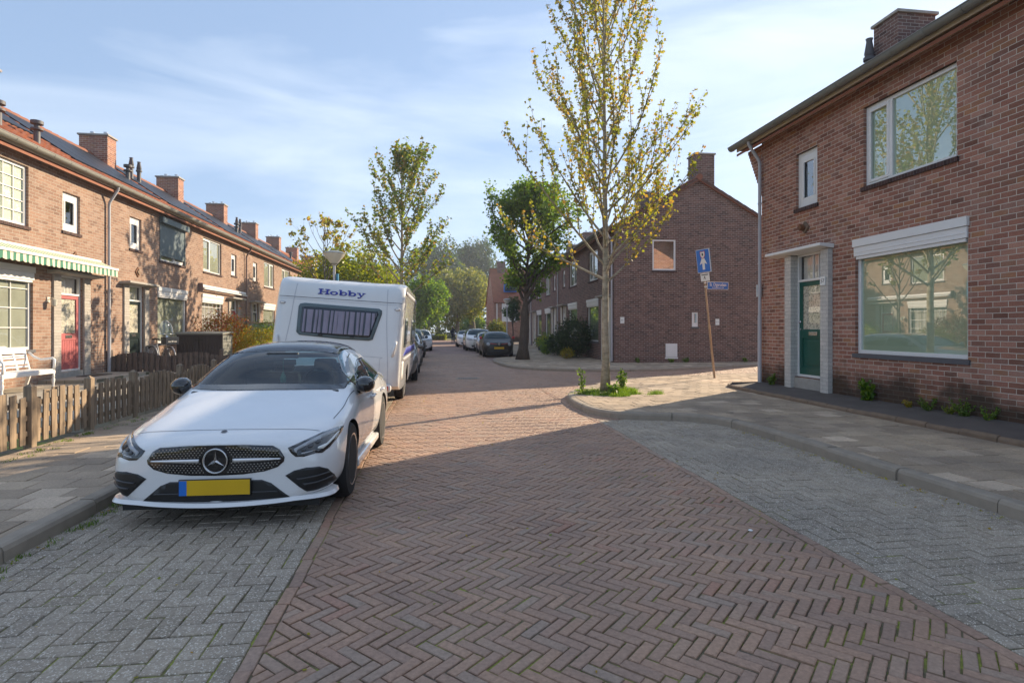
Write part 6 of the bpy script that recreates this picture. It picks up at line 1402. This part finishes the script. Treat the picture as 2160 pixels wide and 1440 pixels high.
# bicycle with windscreen and crate
def bicycle(label, loc, rz, scr=True, mat='black_plastic', group=None, parentless=True):
    r = empty('bicycle', loc, rz, label, 'bicycle', group)    # local +x forward
    R_ = .345
    for x, nm in ((-.52, 'wheel'), (.56, 'wheel')):
        W_ = MB(); W_.tube([(x+R_*math.cos(t*math.pi/16), 0, R_+R_*math.sin(t*math.pi/16)) for t in range(33)], .018, 8, cap=False); w = W_.build(nm, 'tyre', r, smooth=True)
        s = MB()
        for k in range(18): a = k*math.pi/9; s.tube([(x, .02*(-1)**k, R_), (x+R_*math.cos(a)*.95, 0, R_+R_*math.sin(a)*.95)], .0022, 4, cap=False)
        s.tube([(x, -.05, R_), (x, .05, R_)], .018, 8); s.build('spokes', 'steel', w)
        g = MB(); g.tube([(x+(R_+.03)*math.cos(t), 0, R_+(R_+.03)*math.sin(t)) for t in [math.pi*(.0+.9*i/10) for i in range(11)]], .02, 6); g.build('mudguard', mat, r, smooth=True)
    f = MB(); bb = (-.02, 0, .30); st = (-.2, 0, .78); hd = (.38, 0, .86); hb = (.42, 0, .62)
    for a, b, q in ((bb, st, .016), (st, (.36, 0, .80), .014), (bb, hb, .018), (bb, (-.52, .05, R_), .010), (bb, (-.52, -.05, R_), .010), (st, (-.52, .05, R_), .008), (st, (-.52, -.05, R_), .008), (hd, hb, .02), (hb, (.56, .05, R_), .013), (hb, (.56, -.05, R_), .013)): f.tube([a, b], q, 8)
    f.build('frame', mat, r, smooth=True, auto=60)
    MB().prism([(-.36, -.09, .90), (-.36, .09, .90), (-.12, .03, .90), (-.08, 0, .90), (-.12, -.03, .90)], (0, 0, .05)).tube([(-.22, 0, .9), st], .013, 8).build('saddle', 'black_plastic', r, bevel=.015)
    MB().tube([(.38, 0, .86), (.36, 0, 1.08), (.36, .1, 1.10), (.28, .27, 1.08), (.16, .30, 1.05)], .012, 8).tube([(.36, 0, 1.08), (.36, -.1, 1.10), (.28, -.27, 1.08), (.16, -.30, 1.05)], .012, 8).build('handlebar', 'steel', r, smooth=True)
    MB().box((-.78, -.08, .70), (-.34, .08, .72)).tube([(-.7, .06, .7), (-.52, .05, R_)], .007, 5).tube([(-.7, -.06, .7), (-.52, -.05, R_)], .007, 5).build('rack', 'steel', r)
    c = MB(); c.lathe([(.09, -.01), (.09, .01)], 20, (-.02, .05, .30), 'y'); c.tube([(-.02, .05, .3), (.10, .07, .18)], .01, 6).tube([(-.02, -.05, .3), (-.14, -.07, .42)], .01, 6).box((.06, .07, .165), (.15, .15, .185)).box((-.18, -.15, .41), (-.09, -.07, .43)).build('crank', 'steel', r)
    if scr:
        V = []; F = []
        for i in range(9):
            a = -1+2*i/8
            for j in range(7): t = j/6; w = .19*(1-.45*max(0, t-.55)*2.2*abs(1)) ; V.append((.47-.06*a*a+.0-.10*t, a*w*(math.sqrt(max(0, 1-max(0, t-.6)**2*4.6)) if 1 else 1), 1.10+.42*t))
        for i in range(8):
            for j in range(6): F.append((i*7+j, i*7+7+j, i*7+8+j, i*7+j+1))
        m = MB(); m.add(V, F); o = m.build('windscreen', 'screen_clear', r, smooth=True); s = o.modifiers.new('s', 'SOLIDIFY'); s.thickness = .004
        V2 = [V[i*7+j] for i in (0,) for j in range(7)]+[V[i*7+6] for i in range(1, 8)]+[V[8*7+j] for j in range(6, -1, -1)]; MB().tube(V2, .006, 5, cap=False).build('screen_edge', 'sign_white', o)
        k = MB(); k.box((.45, -.2, .78), (.46, .2, 1.0)).box((.74, -.2, .78), (.75, .2, 1.0)).box((.45, -.2, .78), (.75, -.19, 1.0)).box((.45, .19, .78), (.75, .2, 1.0)).box((.45, -.2, .77), (.75, .2, .785)); K = k.build('crate', 'pot_dark', r, bevel=.006)
        MB().box((.751, -.13, .84), (.753, -.05, .875)).box((.751, -.03, .84), (.753, .03, .89)).box((.751, .05, .84), (.753, .13, .875)).build('crate_opening', 'cream_paint', K)
        MB().lathe([(.0, 0), (.045, .01), (.05, .04), (.0, .06)], 12, (.40, 0, 1.0), 'x').build('headlamp', 'steel', r)
    return r
bicycle('bicycle with clear child windscreen and dark crate leaning by the house wall', (-8.75, 19.7, .23), R(-40), mat='pipe_grey')
tag(MB().lathe([(.11, 0), (.14, .25), (.16, .26), (.13, .27)], 12, (-9.0, 21.0, .23)).build('plant_pot', 'terracotta'), 'terracotta pot at the wall foot behind the bicycle', 'plant pot')
tag(MB().box((-9.15, 16.05, .251), (-8.75, 16.95, .266)).build('doormat', 'black_plastic', bevel=.004), 'dark doormat in front of the pink door', 'doormat')
# leaning sign post with one way sign
def signpost():
    base = Vector((7.72, 14.9, .10)); top = base+Vector((-.42, -.05, 3.62)); ax = (top-base).normalized()
    r = empty('sign_post', base, 0, 'leaning rusty post carrying a blue one way sign and street name plate', 'sign post'); q = Vector((0, 0, 1)).rotation_difference(ax).to_matrix().to_4x4()
    MB().lathe([(.030, -.1), (.030, 1.42), (.035, 1.43), (.035, 1.5), (.026, 1.51), (.026, 3.6)], 12, M=q).build('pole', 'post_rusty', r, smooth=True, auto=40)
    # panels face the camera side, turned about the pole
    M = q @ Matrix.Translation((0, -.05, 3.28)) @ Matrix.Rotation(R(-56), 4, 'Z')
    b = MB().box((-.20, -.008, -.32), (.20, .008, .32)).build('one_way_sign', 'sign_white', r, bevel=.004, M=M); MB().box((-.188, -.0125, -.308), (.188, -.009, .308)).build('blue_face', 'sign_blue', b)
    MB().box((-.2, .009, -.32), (-.185, .04, .32)).box((.185, .009, -.32), (.2, .04, .32)).build('edge_rail', 'hdpe_blue', b)
    MB().prism([(-.035, -.013, -.24), (.035, -.013, -.24), (.035, -.013, -.06), (.11, -.013, -.10), (0, -.013, .16), (-.11, -.013, -.10), (-.035, -.013, -.06)], (0, -.003, 0)).build('arrow', 'sign_white', b)
    sh = [(-.075, .24), (-.06, .27), (0, .255), (.06, .27), (.075, .24), (.07, .14), (.04, .09), (0, .055), (-.04, .09), (-.07, .14)]
    MB().prism([(x, -.017, z) for x, z in sh], (0, -.002, 0)).build('sticker_border', 'sign_red', b); MB().prism([(x*.82, -.0195, .17+(z-.17)*.84) for x, z in sh], (0, -.002, 0)).build('sticker', 'sign_white', b); MB().box((-.022, -.0235, .14), (.022, -.0216, .21)).build('sticker_mark', 'fin_grey', b)
    M2 = q @ Matrix.Translation((0, -.05, 2.83)) @ Matrix.Rotation(R(-56), 4, 'Z'); p = MB().box((-.13, -.006, -.11), (.13, .006, .11)).build('under_plate', 'sign_white', r, M=M2, bevel=.003)
    MB().prism([(-.04, -.0065, -.06), (-.03, -.0065, -.06), (-.015, -.0065, -.01), (.012, -.0065, -.06), (.024, -.0065, -.055), (0, -.0065, .0), (.02, -.0065, .01), (-.02, -.0065, .035)], (0, -.002, 0)).build('pictogram', 'fin_grey', p); MB().box((-.10, -.0085, .055), (.10, -.0065, .08)).build('plate_text', 'fin_grey', p)
    M3 = q @ Matrix.Translation((.045, -.04, 2.60)) @ Matrix.Rotation(R(-3), 4, 'Z') @ Matrix.Rotation(R(7.5), 4, 'Y'); n = MB().box((0, -.012, -.11), (.60, .0, .10)).build('street_name_plate', 'sign_white', r, M=M3, bevel=.004); MB().box((.012, -.0155, -.098), (.588, -.0125, .088)).build('blue_face', 'sign_blue', n)
    text('street_name', 'St. Otgeruslaan', .125, 'sign_white', n, Matrix.Translation((.30, -.0165, .022)) @ Matrix.Rotation(R(90), 4, 'X') @ Matrix.Diagonal((.62, 1, 1, 1)), .001, .0012)
    text('small_line', 'KLOOSTERLINGE \u00b1 1200', .036, 'sign_white', n, Matrix.Translation((.30, -.0165, -.058)) @ Matrix.Rotation(R(90), 4, 'X') @ Matrix.Diagonal((.85, 1, 1, 1)), .001, .0008)
    for z in (2.55, 2.66, 3.1, 3.4): MB().lathe([(.036, z), (.036, z+.035)], 12, M=q).build('clamp', 'steel', r)
    return r
signpost()
def lamp(label, loc, H, bs=1.0, small=False):
    r = empty('street_lamp', loc, 0, label, 'street lamp', 'street lamps'); MB().lathe([(.065, 0), (.065, 1.0), (.045, 1.05), (.036, H-.3)], 14).build('pole', 'pipe_grey', r, smooth=True, auto=40)
    MB().lathe([(.05*bs, H-.33), (.085*bs, H-.29), (.10*bs, H-.27), (.26*bs, H-.06), (.285*bs, H+.0)], 28).build('lamp_shade', 'lamp_glass', r, smooth=True, auto=40); MB().lathe([(.10, H-.285), (.05, H-.33), (.04, H-.34)], 16).build('collar', 'black_plastic', r)
    MB().lathe([(.295*bs, H+.0), (.30*bs, H+.025), (.22*bs, H+.06), (.1*bs, H+.085), (.01, H+.09)], 28).build('lamp_cap', 'lamp_cap', r, smooth=True, auto=50); return r
l = lamp('street lamp with flared pale bowl rising behind the caravan', (-2.9, 17.2, .1), 3.58, 1.08)
MB().box((.06, -.02, 2.5), (.11, .16, 3.0)).build('side_sign', 'hdpe_blue', l)
lamp('street lamp with flat bowl far along the right pavement', (5.3, 41.5, .09), 3.55, .95)
r = empty('traffic_sign', (-1.1, 64, 0), 0, 'round grey backed traffic sign on a pole at the far end of the street', 'traffic sign'); MB().tube([(0, 0, 0), (0, 0, 2.9)], .035, 8).build('pole', 'pipe_grey', r); MB().lathe([(.01, -.02), (.36, -.02), (.36, .0), (.01, .0)], 24, (0, -.05, 2.6), 'y').build('sign_panel', 'zinc', r)
r = empty('traffic_sign', (8.2, 78, 0), 0, 'small blue street sign beyond the tall white van', 'traffic sign'); MB().tube([(0, 0, 0), (0, 0, 2.6)], .04, 8).build('pole', 'pipe_grey', r); MB().box((-.5, -.05, 2.2), (.5, -.02, 2.5)).build('sign_panel', 'sign_blue', r)
# cyclist
CY = (1.95, 60.0, 0); bike2 = bicycle('bicycle ridden by the dark clothed cyclist far down the street', CY, R(-80), scr=False)
def skinbody(name, verts, edges, rad, parent, mat, lv=2):
    me = bpy.data.meshes.new(name); me.from_pydata(verts, edges, []); o = bpy.data.objects.new(name, me); link(o)
    bpy.context.view_layer.objects.active = o; m = o.modifiers.new('skin', 'SKIN'); m.use_smooth_shade = True
    for i, q in enumerate(rad): me.skin_vertices[0].data[i].radius = q if isinstance(q, tuple) else (q, q)
    me.skin_vertices[0].data[0].use_root = True; s = o.modifiers.new('s', 'SUBSURF'); s.levels = lv; s.render_levels = lv
    ev = evaluated(o); bpy.data.objects.remove(o); q = bpy.data.objects.new(name, ev); link(q, parent); ev.materials.clear(); ev.materials.append(MATS[mat]); ev.polygons.foreach_set('use_smooth', [True]*len(ev.polygons)); return q
def cyclist():
    J = {'pel': (-.20, 0, .98), 'sp1': (-.15, 0, 1.18), 'ch': (-.05, 0, 1.40), 'nk': (0, 0, 1.52), 'hd0': (.03, 0, 1.60), 'hd1': (.04, 0, 1.70), 'hd2': (.03, 0, 1.78)}
    names = list(J); V = [J[k] for k in names]; E = [(0, 1), (1, 2), (2, 3), (3, 4), (4, 5), (5, 6)]; Rd = [(.16, .13), (.15, .12), (.17, .12), .055, (.075, .07), (.085, .08), (.05, .05)]
    def add(p, par, r): V.append(p); E.append((par, len(V)-1)); Rd.append(r); return len(V)-1
    for s in (1, -1):
        a = add((-.04, s*.17, 1.43), 2, .06); b = add((.10, s*.26, 1.22), a, .045); c = add((.20, s*.28, 1.10), b, .033); d = add((.26, s*.29, 1.09), c, (.03, .02))
        a = add((-.14, s*.10, .92), 0, .095); kz = .62 if s > 0 else .74; b = add((.16, s*.10, kz), a, .062); fz = .20 if s > 0 else .44; c = add((.02+(.08 if s > 0 else -.1), s*.10, fz+.06), b, .042); d = add((.12+(.08 if s > 0 else -.1), s*.10, fz), c, (.035, .03))
    P = empty('person', CY, R(-80), 'cyclist in dark coat riding away far down the street', 'person')
    skinbody('body', V, E, Rd, P, 'cloth_navy')
    MB().lathe([(.0, -.11), (.05, -.10), (.075, -.04), (.08, .02), (.065, .08), (.0, .105)], 14, (.045, 0, 1.70)).build('face', 'skin', P, smooth=True); MB().lathe([(.084, -.02), (.09, .03), (.075, .09), (.0, .12)], 14, (.03, 0, 1.715)).build('hair', 'black_plastic', P, smooth=True)
cyclist()
# rainwater hopper and wires omitted; small litter by the maple foot
tag(MB().lathe([(.012, 0), (.018, .004), (.012, .009)], 8, (2.3, 3.9, .002)).build('bottle_cap', 'sign_white'), 'small white bottle cap lying on the grey paving at right', 'bottle cap')
# ------------------------------------------------------------------ air
t_ = NT('haze'); t_.t.nodes.remove(t_.p); v_ = t_.n('ShaderNodeVolumePrincipled'); v_.inputs['Density'].default_value = .0009; v_.inputs['Color'].default_value = (.80, .88, 1, 1); v_.inputs['Anisotropy'].default_value = .3; t_.l(v_.outputs[0], t_.out.inputs['Volume'])
hz = MB().box((-325, -105, -1.2), (325, 305, 26)).build('haze', 'haze'); hz['kind'] = 'stuff'; hz['label'] = 'thin bluish haze in the air down the street'
